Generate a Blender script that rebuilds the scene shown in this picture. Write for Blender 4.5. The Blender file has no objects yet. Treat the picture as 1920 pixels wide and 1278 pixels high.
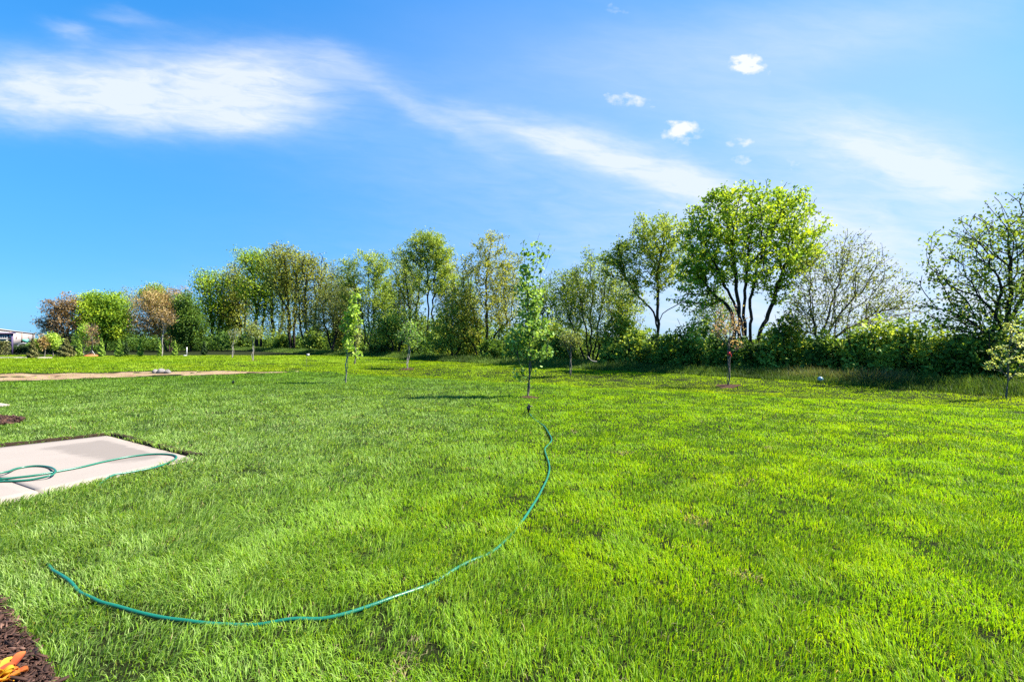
import bpy, math, random
import numpy as np
from mathutils import Vector

S = bpy.context.scene
COL = S.collection
R = math.radians
CAM_H, F, HOR = 1.5, 960.0, 636.0          # eye height, focal length and horizon row on the 1920 px photograph

# ------------------------------------------------------------------ camera
cam_d = bpy.data.cameras.new("camera"); cam_d.lens = 18; cam_d.sensor_width = 36
cam_d.shift_y = -3 / 1920; cam_d.clip_start = 0.05; cam_d.clip_end = 6000
cam = bpy.data.objects.new("camera", cam_d); COL.objects.link(cam)
cam.location = (0, 0, CAM_H); cam.rotation_euler = (R(90), 0, 0)
S.camera = cam
S.view_settings.view_transform = 'Standard'; S.view_settings.look = 'None'
S.view_settings.gamma = 1.0; S.view_settings.exposure = 1.95
S.cycles.max_bounces = 6; S.cycles.transmission_bounces = 4; S.cycles.diffuse_bounces = 3
S.cycles.use_denoising = False

# ------------------------------------------------------------------ sun and sky
SUN_EL, SUN_AZ = R(50), R(86)               # azimuth from +Y (view direction) towards +X (right)
sv = Vector((math.sin(SUN_AZ)*math.cos(SUN_EL), math.cos(SUN_AZ)*math.cos(SUN_EL), math.sin(SUN_EL)))
sun_d = bpy.data.lights.new("sun", 'SUN'); sun_d.energy = 4.6; sun_d.angle = R(0.5); sun_d.color = (1, .955, .88)
sun = bpy.data.objects.new("sun", sun_d); COL.objects.link(sun)
sun.rotation_euler = sv.to_track_quat('Z', 'Y').to_euler()

world = bpy.data.worlds.new("World"); S.world = world; world.use_nodes = True
wn, wl = world.node_tree.nodes, world.node_tree.links
wn.clear()
def WM(op, a, b=None, c=None, clamp=False):
    n = wn.new("ShaderNodeMath"); n.operation = op; n.use_clamp = clamp
    for i, v in enumerate((a, b, c)):
        if v is None: continue
        if isinstance(v, (int, float)): n.inputs[i].default_value = v
        else: wl.new(v, n.inputs[i])
    return n.outputs[0]
sky = wn.new("ShaderNodeTexSky"); sky.sky_type = 'NISHITA'; sky.sun_disc = False
sky.sun_elevation = SUN_EL; sky.sun_rotation = SUN_AZ
sky.air_density = 1.0; sky.dust_density = 0.0; sky.ozone_density = 3.0
hs = wn.new("ShaderNodeHueSaturation"); hs.inputs['Saturation'].default_value = 1.45; hs.inputs['Value'].default_value = 1.0
gm = wn.new("ShaderNodeGamma"); gm.inputs['Gamma'].default_value = 0.72; wl.new(sky.outputs[0], gm.inputs['Color']); wl.new(gm.outputs[0], hs.inputs['Color'])
tc = wn.new("ShaderNodeTexCoord"); sx = wn.new("ShaderNodeSeparateXYZ"); wl.new(tc.outputs['Generated'], sx.inputs[0])
ELT = WM('ARCSINE', sx.outputs[2]); YF = WM('MAXIMUM', sx.outputs[1], .12)     # cloud layer: horizontal and vertical tangents of the direction
AZ = WM('DIVIDE', sx.outputs[0], YF); EL = WM('DIVIDE', sx.outputs[2], YF)
def wnoise(scx, scy, rot, scale, detail, rough, off=0.0, dist=0.0):
    cv = wn.new("ShaderNodeCombineXYZ"); c, s = math.cos(rot), math.sin(rot)
    u = WM('MULTIPLY', WM('ADD', WM('MULTIPLY', AZ, c), WM('MULTIPLY', EL, s)), scx)
    v = WM('MULTIPLY', WM('SUBTRACT', WM('MULTIPLY', EL, c), WM('MULTIPLY', AZ, s)), scy)
    wl.new(WM('ADD', u, off), cv.inputs[0]); wl.new(v, cv.inputs[1])
    n = wn.new("ShaderNodeTexNoise"); n.inputs['Scale'].default_value = scale; n.inputs['Detail'].default_value = detail
    n.inputs['Roughness'].default_value = rough; n.inputs['Distortion'].default_value = dist
    wl.new(cv.outputs[0], n.inputs['Vector']); return n.outputs[0]
def azel(px, py): return (px-960)/F, (HOR-py)/F
warp1 = WM('MULTIPLY', WM('SUBTRACT', wnoise(3, 9, -.2, 1.6, 4, .6), .5), .10)
warp2 = WM('MULTIPLY', WM('SUBTRACT', wnoise(3, 9, -.2, 1.6, 4, .6, off=31.), .5), .07)
cw1 = WM('MULTIPLY', WM('SUBTRACT', wnoise(1, 1.3, 0, 34, 5, .62, off=7.), .5), .034)
cw2 = WM('MULTIPLY', WM('SUBTRACT', wnoise(1, 1.3, 0, 34, 5, .62, off=57.), .5), .030)
def blob(px, py, rx, ry, rot, strength, cum=False):
    a0, e0 = azel(px, py); a1, _ = azel(px+rx, py); a2, _ = azel(px-rx, py); _, e1 = azel(px, py-ry); _, e2 = azel(px, py+ry)
    ra, re = (a1-a2)/2, (e1-e2)/2
    da = WM('ADD', WM('SUBTRACT', AZ, a0), cw1 if cum else warp1); de = WM('ADD', WM('SUBTRACT', EL, e0), cw2 if cum else warp2)
    c, s = math.cos(rot), math.sin(rot)
    u = WM('DIVIDE', WM('ADD', WM('MULTIPLY', da, c), WM('MULTIPLY', de, s)), ra)
    v = WM('DIVIDE', WM('SUBTRACT', WM('MULTIPLY', de, c), WM('MULTIPLY', da, s)), re)
    d2 = WM('ADD', WM('MULTIPLY', u, u), WM('MULTIPLY', v, v))
    if cum:
        return WM('MULTIPLY', WM('SUBTRACT', 1.0, WM('MULTIPLY', d2, .55), clamp=True), strength)
    return WM('MULTIPLY', WM('EXPONENT', WM('MULTIPLY', d2, -1.0)), strength)
def total(lst):
    t = lst[0]
    for k in lst[1:]: t = WM('ADD', t, k)
    return t
cirrus = total([blob(*b) for b in (
    (40, 160, 330, 58, 0, .62), (330, 160, 260, 62, 0, .72), (500, 150, 120, 58, R(-8), .62), (230, 205, 280, 42, R(-4), .55), (430, 225, 150, 26, R(4), .4),
    (630, 115, 80, 22, R(-25), .26), (720, 165, 90, 24, R(-38), .16), (830, 228, 120, 18, R(-28), .32), (970, 240, 150, 22, R(-12), .38),
    (1110, 282, 190, 32, R(-17), .56), (1280, 345, 160, 38, R(-20), .64), (1450, 400, 200, 60, R(-8), .45),
    (1640, 285, 300, 70, R(-12), .5), (1720, 310, 170, 50, R(-22), .5), (1600, 70, 380, 60, R(14), .16),
    (1250, 90, 380, 60, R(8), .14), (1000, 330, 420, 90, R(-8), .20), (1250, 590, 700, 75, 0, .5), (1750, 590, 500, 90, 0, .45), (1400, 470, 620, 90, 0, .36), (1720, 480, 300, 110, 0, .3), (130, 55, 40, 12, R(-20), .35), (250, 40, 60, 12, R(-10), .25))])
fine = wnoise(3, 13, R(-6), 3.4, 9, .62, off=3., dist=.5)
broad = wnoise(2, 6, R(-14), 2.1, 5, .55, off=11., dist=.3)
tex = WM('ADD', WM('MULTIPLY', fine, 1.25), WM('ADD', WM('MULTIPLY', broad, .6), .10))
veil = total([blob(*b) for b in ((1520, 240, 680, 300, 0, .24), (1050, 80, 420, 150, 0, .08), (1850, 260, 300, 300, 0, .16), (1560, 60, 420, 110, R(12), .12))])
a_cir = WM('ADD', WM('MULTIPLY', cirrus, WM('SUBTRACT', tex, .22)), veil, clamp=True)
cum = total([blob(*b, cum=True) for b in (
    (1405, 128, 54, 22, R(-4), 1.35), (1402, 113, 30, 17, 0, 1.1), (1180, 190, 50, 14, R(-6), 1.25), (1270, 248, 48, 22, 0, 1.35),
    (1276, 238, 25, 16, 0, .9), (1394, 268, 38, 13, 0, 1.15), (1384, 298, 30, 15, 0, .95), (1483, 313, 28, 14, 0, .95), (1158, 18, 34, 11, 0, .6))])
cn = wnoise(1, 1.5, 0, 30, 4, .5, off=91.)
a_cum = WM('MULTIPLY', WM('SUBTRACT', WM('MULTIPLY', cum, WM('ADD', WM('MULTIPLY', cn, 2.8), -.75)), .1), .8, clamp=True)
alpha = WM('MAXIMUM', WM('MULTIPLY', a_cir, .84), a_cum)
tint = wn.new("ShaderNodeValToRGB"); e_ = tint.color_ramp.elements
for _ in range(3): e_.new(.5)
for el_, (p_, c_) in zip(e_, ((0, (.30, .72, 1.6, 1)), (.14, (.42, .94, 1.55, 1)), (.28, (.57, 1.20, 1.62, 1)), (.5, (.76, 1.54, 1.9, 1)), (1, (.55, 1.58, 2.1, 1)))): el_.position = p_; el_.color = c_
wl.new(WM('DIVIDE', ELT, R(42), clamp=True), tint.inputs[0])
skc = wn.new("ShaderNodeMix"); skc.data_type = 'RGBA'; skc.blend_type = 'MULTIPLY'; skc.inputs['Factor'].default_value = 1; wl.new(hs.outputs[0], skc.inputs['A']); wl.new(tint.outputs[0], skc.inputs['B'])
mixc = wn.new("ShaderNodeMix"); mixc.data_type = 'RGBA'
wl.new(alpha, mixc.inputs['Factor']); wl.new(skc.outputs['Result'], mixc.inputs['A']); mixc.inputs['B'].default_value = (4.7, 4.95, 5.3, 1)
bg = wn.new("ShaderNodeBackground"); bg.inputs['Strength'].default_value = 0.053
wl.new(mixc.outputs['Result'], bg.inputs['Color'])
wo = wn.new("ShaderNodeOutputWorld"); wl.new(bg.outputs[0], wo.inputs['Surface'])

# ------------------------------------------------------------------ numeric helpers
rng = np.random.default_rng(11)
def _h(ix, iy, seed):
    h = (ix.astype(np.int64)*374761393 + iy.astype(np.int64)*668265263 + seed*974634541) & 0x7fffffff
    h = ((h ^ (h >> 13))*1274126177) & 0x7fffffff
    return ((h ^ (h >> 16)) & 0xffff)/65535.0
def vn(x, y, seed=0):
    x = np.asarray(x, float); y = np.asarray(y, float)
    ix, iy = np.floor(x), np.floor(y); fx, fy = x-ix, y-iy
    fx, fy = fx*fx*(3-2*fx), fy*fy*(3-2*fy)
    a, b, c, d = _h(ix, iy, seed), _h(ix+1, iy, seed), _h(ix, iy+1, seed), _h(ix+1, iy+1, seed)
    return (a*(1-fx)+b*fx)*(1-fy)+(c*(1-fx)+d*fx)*fy
def fbm(x, y, seed=0, o=3):
    x = np.asarray(x, float); y = np.asarray(y, float)
    t, a, n = 0, .5, 0
    for k in range(o):
        t = t + a*vn(x*2**k, y*2**k, seed+k*17); n += a; a *= .5
    return t/n
def sstep(a, b, x):
    t = np.clip((np.asarray(x, float)-a)/(b-a), 0, 1); return t*t*(3-2*t)

def d_swale(x, y): return (x-10.7)*.533 + (y-10.7)*.847          # beyond the near lawn's right-hand edge
def d_strip(x, y): return (x+18)*-.614 + (y-18)*.789             # beyond the dirt strip on the left
def d_edge(x, y): return (x + .917*y - 27.0)/1.357               # beyond the treeline's lawn edge
def g(x, y):
    x = np.asarray(x, float); y = np.asarray(y, float)
    d1, d2 = d_swale(x, y), d_strip(x, y)
    z = .05*(fbm(x/2.3, y/2.3, 3)-.5) + .03*(vn(x/.6, y/.6, 9)-.5)*sstep(0, 2, np.hypot(x, y))
    z = z - .22*sstep(-.2, 1.3, d1)*sstep(7, 3, d1)*sstep(-9, -4, x+0*y)*sstep(60, 30, y)
    z = z + .10*(fbm(x/1.4, y/1.1, 21)-.45)*sstep(0, 2.5, np.maximum(d1, d2))*sstep(60, 40, y)
    z = z + .16*(vn(x/.55, y/.4, 27)-.5)*np.exp(-((d1-.7)/.9)**2)
    z = z + .22*np.exp(-((d2-9)/7)**2)*sstep(-8, -14, x+0*y)
    return z
def P(px, py, dz=0.0):
    """the ground point seen at photograph pixel (px, py)"""
    Y = CAM_H*F/(py-HOR)
    for _ in range(8):
        X = (px-960)/F*Y; Y = .5*Y + .5*(CAM_H-float(g(X, Y))-dz)*F/(py-HOR)
    X = (px-960)/F*Y
    return np.array([X, Y, float(g(X, Y))+dz])
def W(px, py, Y): return np.array([(px-960)/F*Y, Y, CAM_H-(py-HOR)/F*Y])
def Yl(px, o): return (27.0+1.357*o)/((px-960)/F+.917)           # depth at which the ray of column px lies o metres behind the lawn edge

# ------------------------------------------------------------------ object helpers
def tag(o, label=None, cat=None, group=None, kind=None):
    if label: o['label'] = label
    if cat: o['category'] = cat
    if group: o['group'] = group
    if kind: o['kind'] = kind
    return o
def mesh_np(name, V, loops, starts, totals, mat, parent=None, attrs=None, smooth=False):
    me = bpy.data.meshes.new(name); V = np.asarray(V, np.float32)
    me.vertices.add(len(V)); me.vertices.foreach_set("co", V.ravel())
    me.loops.add(len(loops)); me.loops.foreach_set("vertex_index", np.asarray(loops, np.int32))
    me.polygons.add(len(starts)); me.polygons.foreach_set("loop_start", np.asarray(starts, np.int32))
    me.polygons.foreach_set("loop_total", np.asarray(totals, np.int32))
    if smooth: me.polygons.foreach_set("use_smooth", np.ones(len(starts), bool))
    for k, v in (attrs or {}).items():
        a = me.attributes.new(k, 'FLOAT', 'POINT'); a.data.foreach_set("value", np.asarray(v, np.float32))
    me.update(calc_edges=True); me.validate()
    if isinstance(mat, (list, tuple)):
        for m in mat: me.materials.append(m)
    elif mat: me.materials.append(mat)
    o = bpy.data.objects.new(name, me); COL.objects.link(o)
    if parent is not None:
        o.parent = parent; o.location = -Vector(parent.location) if parent.rotation_euler.z == 0 else o.location
    return o
def quads(name, V, Q, mat, parent=None, attrs=None, smooth=False):
    Q = np.asarray(Q, np.int32); n = len(Q); k = Q.shape[1]
    return mesh_np(name, V, Q.ravel(), np.arange(n)*k, np.full(n, k), mat, parent, attrs, smooth)
def faces(name, V, Fs, mat, parent=None, smooth=False):
    lo = [i for f in Fs for i in f]; tot = [len(f) for f in Fs]; st = np.concatenate([[0], np.cumsum(tot)[:-1]])
    return mesh_np(name, V, lo, st, tot, mat, parent, None, smooth)
class MB:
    def __init__(s): s.V = []; s.F = []
    def add(s, V, Fs):
        n = len(s.V); s.V += [tuple(map(float, v)) for v in V]; s.F += [[i+n for i in f] for f in Fs]
    def box(s, c, size, rz=0.0, taper=1.0):
        cx, cy, cz = c; a, b, h = size[0]/2, size[1]/2, size[2]/2; co, si = math.cos(rz), math.sin(rz); V = []
        for z, t in ((-h, 1), (h, taper)):
            for x, y in ((-a, -b), (a, -b), (a, b), (-a, b)):
                x, y = x*t, y*t; V.append((cx+x*co-y*si, cy+x*si+y*co, cz+z))
        s.add(V, [(3, 2, 1, 0), (4, 5, 6, 7), (0, 1, 5, 4), (1, 2, 6, 5), (2, 3, 7, 6), (3, 0, 4, 7)])
    def tube(s, pts, rad, k=8):
        V, Q = sweep(np.array(pts, float), rad, k); s.add(V, [list(q) for q in Q])
    def lathe(s, prof, c, k=16):
        V = []; n = len(prof)
        for r, z in prof:
            for i in range(k):
                a = 2*math.pi*i/k; V.append((c[0]+r*math.cos(a), c[1]+r*math.sin(a), c[2]+z))
        Fs = [(j*k+i, j*k+(i+1) % k, (j+1)*k+(i+1) % k, (j+1)*k+i) for j in range(n-1) for i in range(k)]
        s.add(V, Fs + [list(range(k))[::-1], [(n-1)*k+i for i in range(k)]])
    def build(s, name, mat, parent=None, smooth=False): return faces(name, s.V, s.F, mat, parent, smooth)
def sweep(P_, rad, k=8):
    n = len(P_); rad = np.full(n, rad) if np.isscalar(rad) else np.asarray(rad, float)
    T = np.gradient(P_, axis=0); T /= np.linalg.norm(T, axis=1)[:, None]+1e-9
    up = np.tile(np.array([.13, .09, 1.0]), (n, 1))
    if abs(T[:, 2]).mean() > .8: up = np.tile(np.array([1.0, .13, .0]), (n, 1))
    A = np.cross(T, up); A /= np.linalg.norm(A, axis=1)[:, None]+1e-9; B = np.cross(A, T)
    th = np.arange(k)*2*np.pi/k
    V = P_[:, None, :] + rad[:, None, None]*(A[:, None, :]*np.cos(th)[None, :, None]+B[:, None, :]*np.sin(th)[None, :, None])
    Q = []
    for j in range(n-1):
        for i in range(k): Q.append((j*k+i, j*k+(i+1) % k, (j+1)*k+(i+1) % k, (j+1)*k+i))
    V = V.reshape(-1, 3); V = np.vstack([V, P_[0], P_[-1]]); m = n*k
    for i in range(k):
        Q.append((m, (i+1) % k, i, i)); Q.append((m+1, (n-1)*k+i, (n-1)*k+(i+1) % k, (n-1)*k+(i+1) % k))
    return V, [q if q[2] != q[3] else q[:3] for q in Q]
def catmull(pts, n):
    p = np.array(pts, float); p = np.vstack([2*p[0]-p[1], p, 2*p[-1]-p[-2]]); out = []
    for i in range(1, len(p)-2):
        for t in np.linspace(0, 1, n, endpoint=False):
            a, b, c, d = p[i-1], p[i], p[i+1], p[i+2]
            out.append(.5*((2*b)+(-a+c)*t+(2*a-5*b+4*c-d)*t*t+(-a+3*b-3*c+d)*t**3))
    out.append(p[-2]); return np.array(out)
def empty(name, loc):
    o = bpy.data.objects.new(name, None); COL.objects.link(o); o.location = [float(v) for v in loc]; o.empty_display_size = .3; return o

# ------------------------------------------------------------------ materials
class NT:
    def __init__(s, name):
        s.m = bpy.data.materials.new(name); s.m.use_nodes = True; s.n = s.m.node_tree.nodes; s.l = s.m.node_tree.links; s.n.clear()
        s.out = s.n.new("ShaderNodeOutputMaterial")
    def set(s, inp, v):
        if hasattr(v, 'is_output') or isinstance(v, bpy.types.NodeSocket): s.l.new(v, inp)
        else: inp.default_value = (*v, 1) if isinstance(v, tuple) and len(v) == 3 and inp.type == 'RGBA' else v
    def attr(s, name):
        a = s.n.new("ShaderNodeAttribute"); a.attribute_name = name; return a.outputs['Fac']
    def noise(s, scale, detail=4, rough=.55, vec=None, out=0):
        n = s.n.new("ShaderNodeTexNoise"); n.inputs['Scale'].default_value = scale; n.inputs['Detail'].default_value = detail
        n.inputs['Roughness'].default_value = rough
        if vec is None: vec = s.pos()
        s.l.new(vec, n.inputs['Vector']); return n.outputs[out]
    def pos(s):
        t = s.n.new("ShaderNodeTexCoord"); return t.outputs['Object']
    def math(s, op, a, b=None, clamp=False):
        n = s.n.new("ShaderNodeMath"); n.operation = op; n.use_clamp = clamp; s.set(n.inputs[0], a)
        if b is not None: s.set(n.inputs[1], b)
        return n.outputs[0]
    def ramp(s, fac, stops):
        r = s.n.new("ShaderNodeValToRGB"); e = r.color_ramp.elements
        while len(e) < len(stops): e.new(.5)
        for el, (p, c) in zip(e, stops): el.position = p; el.color = (*c, 1) if len(c) == 3 else c
        s.l.new(fac, r.inputs[0]); return r.outputs[0]
    def mix(s, fac, a, b, mode='MIX'):
        n = s.n.new("ShaderNodeMix"); n.data_type = 'RGBA'; n.blend_type = mode
        s.set(n.inputs['Factor'], fac); s.set(n.inputs['A'], a); s.set(n.inputs['B'], b); return n.outputs['Result']
    def bump(s, h, strength=.5, dist=.02):
        n = s.n.new("ShaderNodeBump"); n.inputs['Strength'].default_value = strength; n.inputs['Distance'].default_value = dist
        s.l.new(h, n.inputs['Height']); return n.outputs[0]
    def principled(s, col, rough=.7, spec=.3, normal=None, metal=0.0):
        p = s.n.new("ShaderNodeBsdfPrincipled"); s.set(p.inputs['Base Color'], col); s.set(p.inputs['Roughness'], rough)
        p.inputs['Specular IOR Level'].default_value = spec; p.inputs['Metallic'].default_value = metal
        if normal is not None: s.l.new(normal, p.inputs['Normal'])
        return p.outputs[0]
    def leafy(s, col, trans=.4, rough=.5, spec=.25, tint=(1.25, 1.15, .5)):
        p = s.principled(col, rough, spec); t = s.n.new("ShaderNodeBsdfTranslucent")
        s.l.new(s.mix(1.0, col, tint, 'MULTIPLY'), t.inputs['Color'])
        m = s.n.new("ShaderNodeMixShader"); m.inputs[0].default_value = trans; s.l.new(p, m.inputs[1]); s.l.new(t.outputs[0], m.inputs[2]); return m.outputs[0]
    def done(s, sh): s.l.new(sh, s.out.inputs['Surface']); return s.m
def simple(name, col, rough=.6, spec=.3, var=.25, scale=8, bump=0.0, bscale=60, metal=0.0):
    t = NT(name); n = t.noise(scale, 5)
    c = t.mix(n, tuple(v*(1-var) for v in col), tuple(min(1, v*(1+var)) for v in col))
    nb = t.bump(t.noise(bscale, 5), bump, .01) if bump else None
    return t.done(t.principled(c, rough, spec, nb, metal))
LB = 1.9
def leaf_mat(name, stops, trans=.42, rough=.6, spec=.12):
    stops = [(p, tuple(min(.75, v*LB) for v in c)) for p, c in stops]; t = NT(name); return t.done(t.leafy(t.ramp(t.attr('t'), stops), trans, rough, spec))
def bark_mat(name, c1, c2):
    t = NT(name); n = t.noise(9, 6, .65); m = t.noise(38, 4)
    c = t.mix(t.math('MULTIPLY', n, t.math('ADD', m, .4)), c1, c2)
    return t.done(t.principled(c, .9, .1, t.bump(m, .6, .02)))

M = {}
# turf blades: t = green of the blade, d = how pale it is, from dryness and the sheen painted on the left
t = NT('turf_blades')
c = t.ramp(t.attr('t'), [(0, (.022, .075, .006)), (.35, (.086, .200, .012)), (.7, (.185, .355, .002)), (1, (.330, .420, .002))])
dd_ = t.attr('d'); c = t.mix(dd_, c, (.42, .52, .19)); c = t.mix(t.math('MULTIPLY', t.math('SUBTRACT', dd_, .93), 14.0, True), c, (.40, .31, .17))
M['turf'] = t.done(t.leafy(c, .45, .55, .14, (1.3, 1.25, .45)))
t = NT('thatch'); n1 = t.noise(1.1, 5); n2 = t.noise(26, 6, .7)
c = t.mix(n1, (.018, .030, .007), (.040, .055, .012)); c = t.mix(t.math('MULTIPLY', n2, .9), c, (.008, .007, .004)); c = t.mix(t.math('MULTIPLY', t.noise(140, 3, .7), .6), c, (.006, .006, .003))
M['ground'] = t.done(t.principled(c, .95, .05, t.bump(n2, .9, .05)))
t = NT('bare_earth'); n1 = t.noise(1.6, 6, .65); n2 = t.noise(20, 5, .7)
c = t.ramp(n1, [(.3, (.15, .085, .05)), (.52, (.25, .178, .105)), (.7, (.32, .25, .165))]); c = t.mix(t.math('MULTIPLY', n2, .35), c, (.16, .10, .05))
M['dirt'] = t.done(t.principled(c, .95, .05, t.bump(n2, .8, .04)))
M['rock'] = simple('rubble_stone', (.17, .155, .14), .85, .2, .4, 9, .6, 30)
# concrete with a damp stain that has its own outline
t = NT('concrete'); n1 = t.noise(1.3, 5, .6); n2 = t.noise(60, 5, .7); n3 = t.noise(9, 5, .6)
c = t.mix(t.noise(2.2, 6, .7), (.205, .172, .142), (.270, .229, .192)); c = t.mix(t.math('MULTIPLY', n3, .4), c, (.235, .200, .168)); c = t.mix(t.math('GREATER_THAN', t.noise(150, 2, .6), .66), c, (.12, .10, .085)); c = t.mix(t.math('MULTIPLY', n2, .25), c, (.18, .155, .14))
wet = t.attr('wet'); w = t.math('ADD', wet, t.math('MULTIPLY', t.math('SUBTRACT', t.noise(2.6, 7, .65), .5), 1.2)); w = t.ramp(w, [(.42, (0, 0, 0)), (.78, (1, 1, 1))])
c = t.mix(t.math('MULTIPLY', w, .62), c, (.125, .105, .088))
M['concrete'] = t.done(t.principled(c, .85, .2, t.bump(n2, .25, .004)))
t = NT('mulch'); n1 = t.noise(16, 6, .7); n2 = t.noise(60, 6, .7)
M['mulch'] = t.done(t.principled(t.mix(n1, (.020, .010, .007), (.085, .040, .026)), .9, .12, t.bump(n2, 1, .03)))
t = NT('mulch_chips'); M['chips'] = t.done(t.principled(t.ramp(t.attr('t'), [(0, (.018, .009, .006)), (.6, (.075, .036, .024)), (1, (.20, .11, .075))]), .8, .2))
t = NT('hose_rubber'); wv = t.n.new("ShaderNodeTexWave"); wv.inputs['Scale'].default_value = 30; wv.inputs['Distortion'].default_value = 1; t.l.new(t.pos(), wv.inputs['Vector'])
c = t.mix(t.noise(5, 4), (.004, .085, .048), (.010, .145, .085)); M['hose'] = t.done(t.principled(c, .36, .5, t.bump(wv.outputs[1], .12, .002)))
M['black'] = simple('black_plastic', (.012, .012, .013), .5, .4)
M['white'] = simple('white_plastic', (.42, .415, .40), .5, .4, .06)
M['red'] = simple('red_ribbon', (.62, .03, .03), .6, .3)
M['ball'] = simple('ball_skin', (.16, .27, .33), .35, .5, .3, 6)
M['bark'] = bark_mat('dark_bark', (.012, .010, .008), (.060, .050, .040))
M['bark_grey'] = bark_mat('grey_bark', (.05, .045, .038), (.18, .165, .14))
M['bark_pale'] = bark_mat('pale_bark', (.17, .155, .13), (.42, .38, .32))
M['bark_brown'] = bark_mat('brown_bark', (.035, .022, .015), (.13, .09, .065))
M['L_green'] = leaf_mat('leaf_spring_green', [(0, (.025, .062, .008)), (.45, (.095, .165, .014)), (1, (.25, .31, .024))])
M['L_mid'] = leaf_mat('leaf_mid_green', [(0, (.026, .054, .010)), (.5, (.092, .142, .020)), (1, (.22, .26, .042))])
M['L_yellow'] = leaf_mat('leaf_yellow_green', [(0, (.055, .070, .014)), (.5, (.15, .17, .025)), (1, (.27, .26, .045))])
M['L_olive'] = leaf_mat('leaf_olive_buds', [(0, (.036, .048, .014)), (.5, (.105, .130, .034)), (1, (.21, .235, .07))])
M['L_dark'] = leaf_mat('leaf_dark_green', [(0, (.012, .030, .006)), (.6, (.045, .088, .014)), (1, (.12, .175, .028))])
M['L_shrub'] = leaf_mat('leaf_shrub', [(0, (.014, .032, .007)), (.5, (.078, .130, .018)), (1, (.25, .30, .05))])
M['L_brown'] = leaf_mat('leaf_copper_brown', [(0, (.055, .036, .018)), (.5, (.145, .098, .045)), (1, (.25, .17, .085))], .35)
M['L_tan'] = leaf_mat('leaf_olive_brown', [(0, (.065, .046, .016)), (.5, (.19, .13, .055)), (1, (.31, .24, .10))], .35)
M['L_lime'] = leaf_mat('leaf_lime', [(0, (.06, .115, .014)), (.5, (.17, .255, .030)), (1, (.30, .37, .08))], .45)
M['L_sapling'] = leaf_mat('leaf_maple', [(0, (.022, .06, .010)), (.5, (.080, .150, .022)), (1, (.20, .28, .07))], .4, .5, .2)
M['L_pink'] = leaf_mat('leaf_pink_tan', [(0, (.11, .06, .04)), (.5, (.22, .14, .09)), (1, (.27, .22, .11))], .4)
M['L_blossom'] = leaf_mat('leaf_cream_blossom', [(0, (.14, .19, .03)), (.5, (.30, .33, .10)), (1, (.42, .42, .26))], .35)
M['L_conifer'] = leaf_mat('needle_green', [(0, (.03, .07, .012)), (.6, (.12, .19, .025)), (1, (.24, .30, .05))], .25)
M['L_conifer_dark'] = leaf_mat('needle_dark', [(0, (.006, .014, .005)), (1, (.030, .052, .014))], .1)
M['L_spruce'] = leaf_mat('needle_bronze', [(0, (.020, .028, .010)), (.6, (.075, .080, .025)), (1, (.18, .15, .055))], .15)
M['L_flower'] = leaf_mat('leaf_orange_yellow', [(0, (.24, .035, .02)), (.45, (.30, .11, .025)), (1, (.34, .23, .02))], .35)
t = NT('tall_grass'); c = t.ramp(t.attr('t'), [(0, (.025, .055, .010)), (.5, (.085, .155, .022)), (1, (.17, .27, .035))]); c = t.mix(t.attr('d'), c, (.20, .15, .09))
M['tall'] = t.done(t.leafy(c, .35, .6, .15))

# ------------------------------------------------------------------ the ground
nr, na = 230, 420
rad = .25*(1.0387**np.arange(nr)); rad[-1] = 2500
th = np.linspace(0, 2*np.pi, na, endpoint=False)
X = (rad[:, None]*np.cos(th)).ravel(); Y_ = (rad[:, None]*np.sin(th)).ravel()
Z = g(X, Y_)*sstep(300, 120, np.hypot(X, Y_))
V = np.column_stack([X, Y_, Z]); V = np.vstack([V, [0, 0, float(g(0, 0))]])
j, i = np.meshgrid(np.arange(nr-1), np.arange(na), indexing='ij'); j, i = j.ravel(), i.ravel(); i2 = (i+1) % na
Q = np.column_stack([j*na+i, (j+1)*na+i, (j+1)*na+i2, j*na+i2])
k = np.arange(na); Tn = np.column_stack([np.full(na, nr*na), k, (k+1) % na])
loops = np.concatenate([Q.ravel(), Tn.ravel()]); tot = np.concatenate([np.full(len(Q), 4), np.full(na, 3)]); st = np.concatenate([[0], np.cumsum(tot)[:-1]])
ground = mesh_np('ground', V, loops, st, tot, M['ground'], smooth=True); tag(ground, kind='structure')

# concrete patio slab on the left
def quad_slab(name, corners, ztop, zbot, mat, n=24):
    c = [np.array(p[:2], float) for p in corners]; u = np.linspace(0, 1, n); V = []
    for a in u:
        for b in u: V.append((*((1-a)*(1-b)*c[0]+a*(1-b)*c[1]+a*b*c[2]+(1-a)*b*c[3]), ztop))
    Fs = [(p*n+q, (p+1)*n+q, (p+1)*n+q+1, p*n+q+1) for p in range(n-1) for q in range(n-1)]
    ring = [p*n for p in range(n)] + [(n-1)*n+q for q in range(1, n)] + [p*n+n-1 for p in range(n-2, -1, -1)] + [q for q in range(n-2, 0, -1)]
    m = len(V); V += [(V[r][0], V[r][1], zbot) for r in ring]; L = len(ring)
    Fs += [(ring[a], m+a, m+(a+1) % L, ring[(a+1) % L]) for a in range(L)]
    return V, Fs
SZ = .03
def slabp(px, py):
    Y = (CAM_H-SZ)*F/(py-HOR); return np.array([(px-960)/F*Y, Y])
sA, sB = slabp(200, 816), slabp(362, 858)
sC0, sD0 = slabp(0, 937), slabp(0, 838)
dirBC = (sC0-sB)/np.linalg.norm(sC0-sB); dirAD = (sD0-sA)/np.linalg.norm(sD0-sA)
def lerp(a, b, t): return a+(b-a)*t
sC = sB+dirBC*1.52; sD = sA+dirAD*1.75                   # first bay ends at the expansion joint
sE = sC+dirBC*.02; sH = sD+dirAD*.02
sG2 = sE+dirBC*2.2; sH2 = sH+dirAD*2.4
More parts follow.
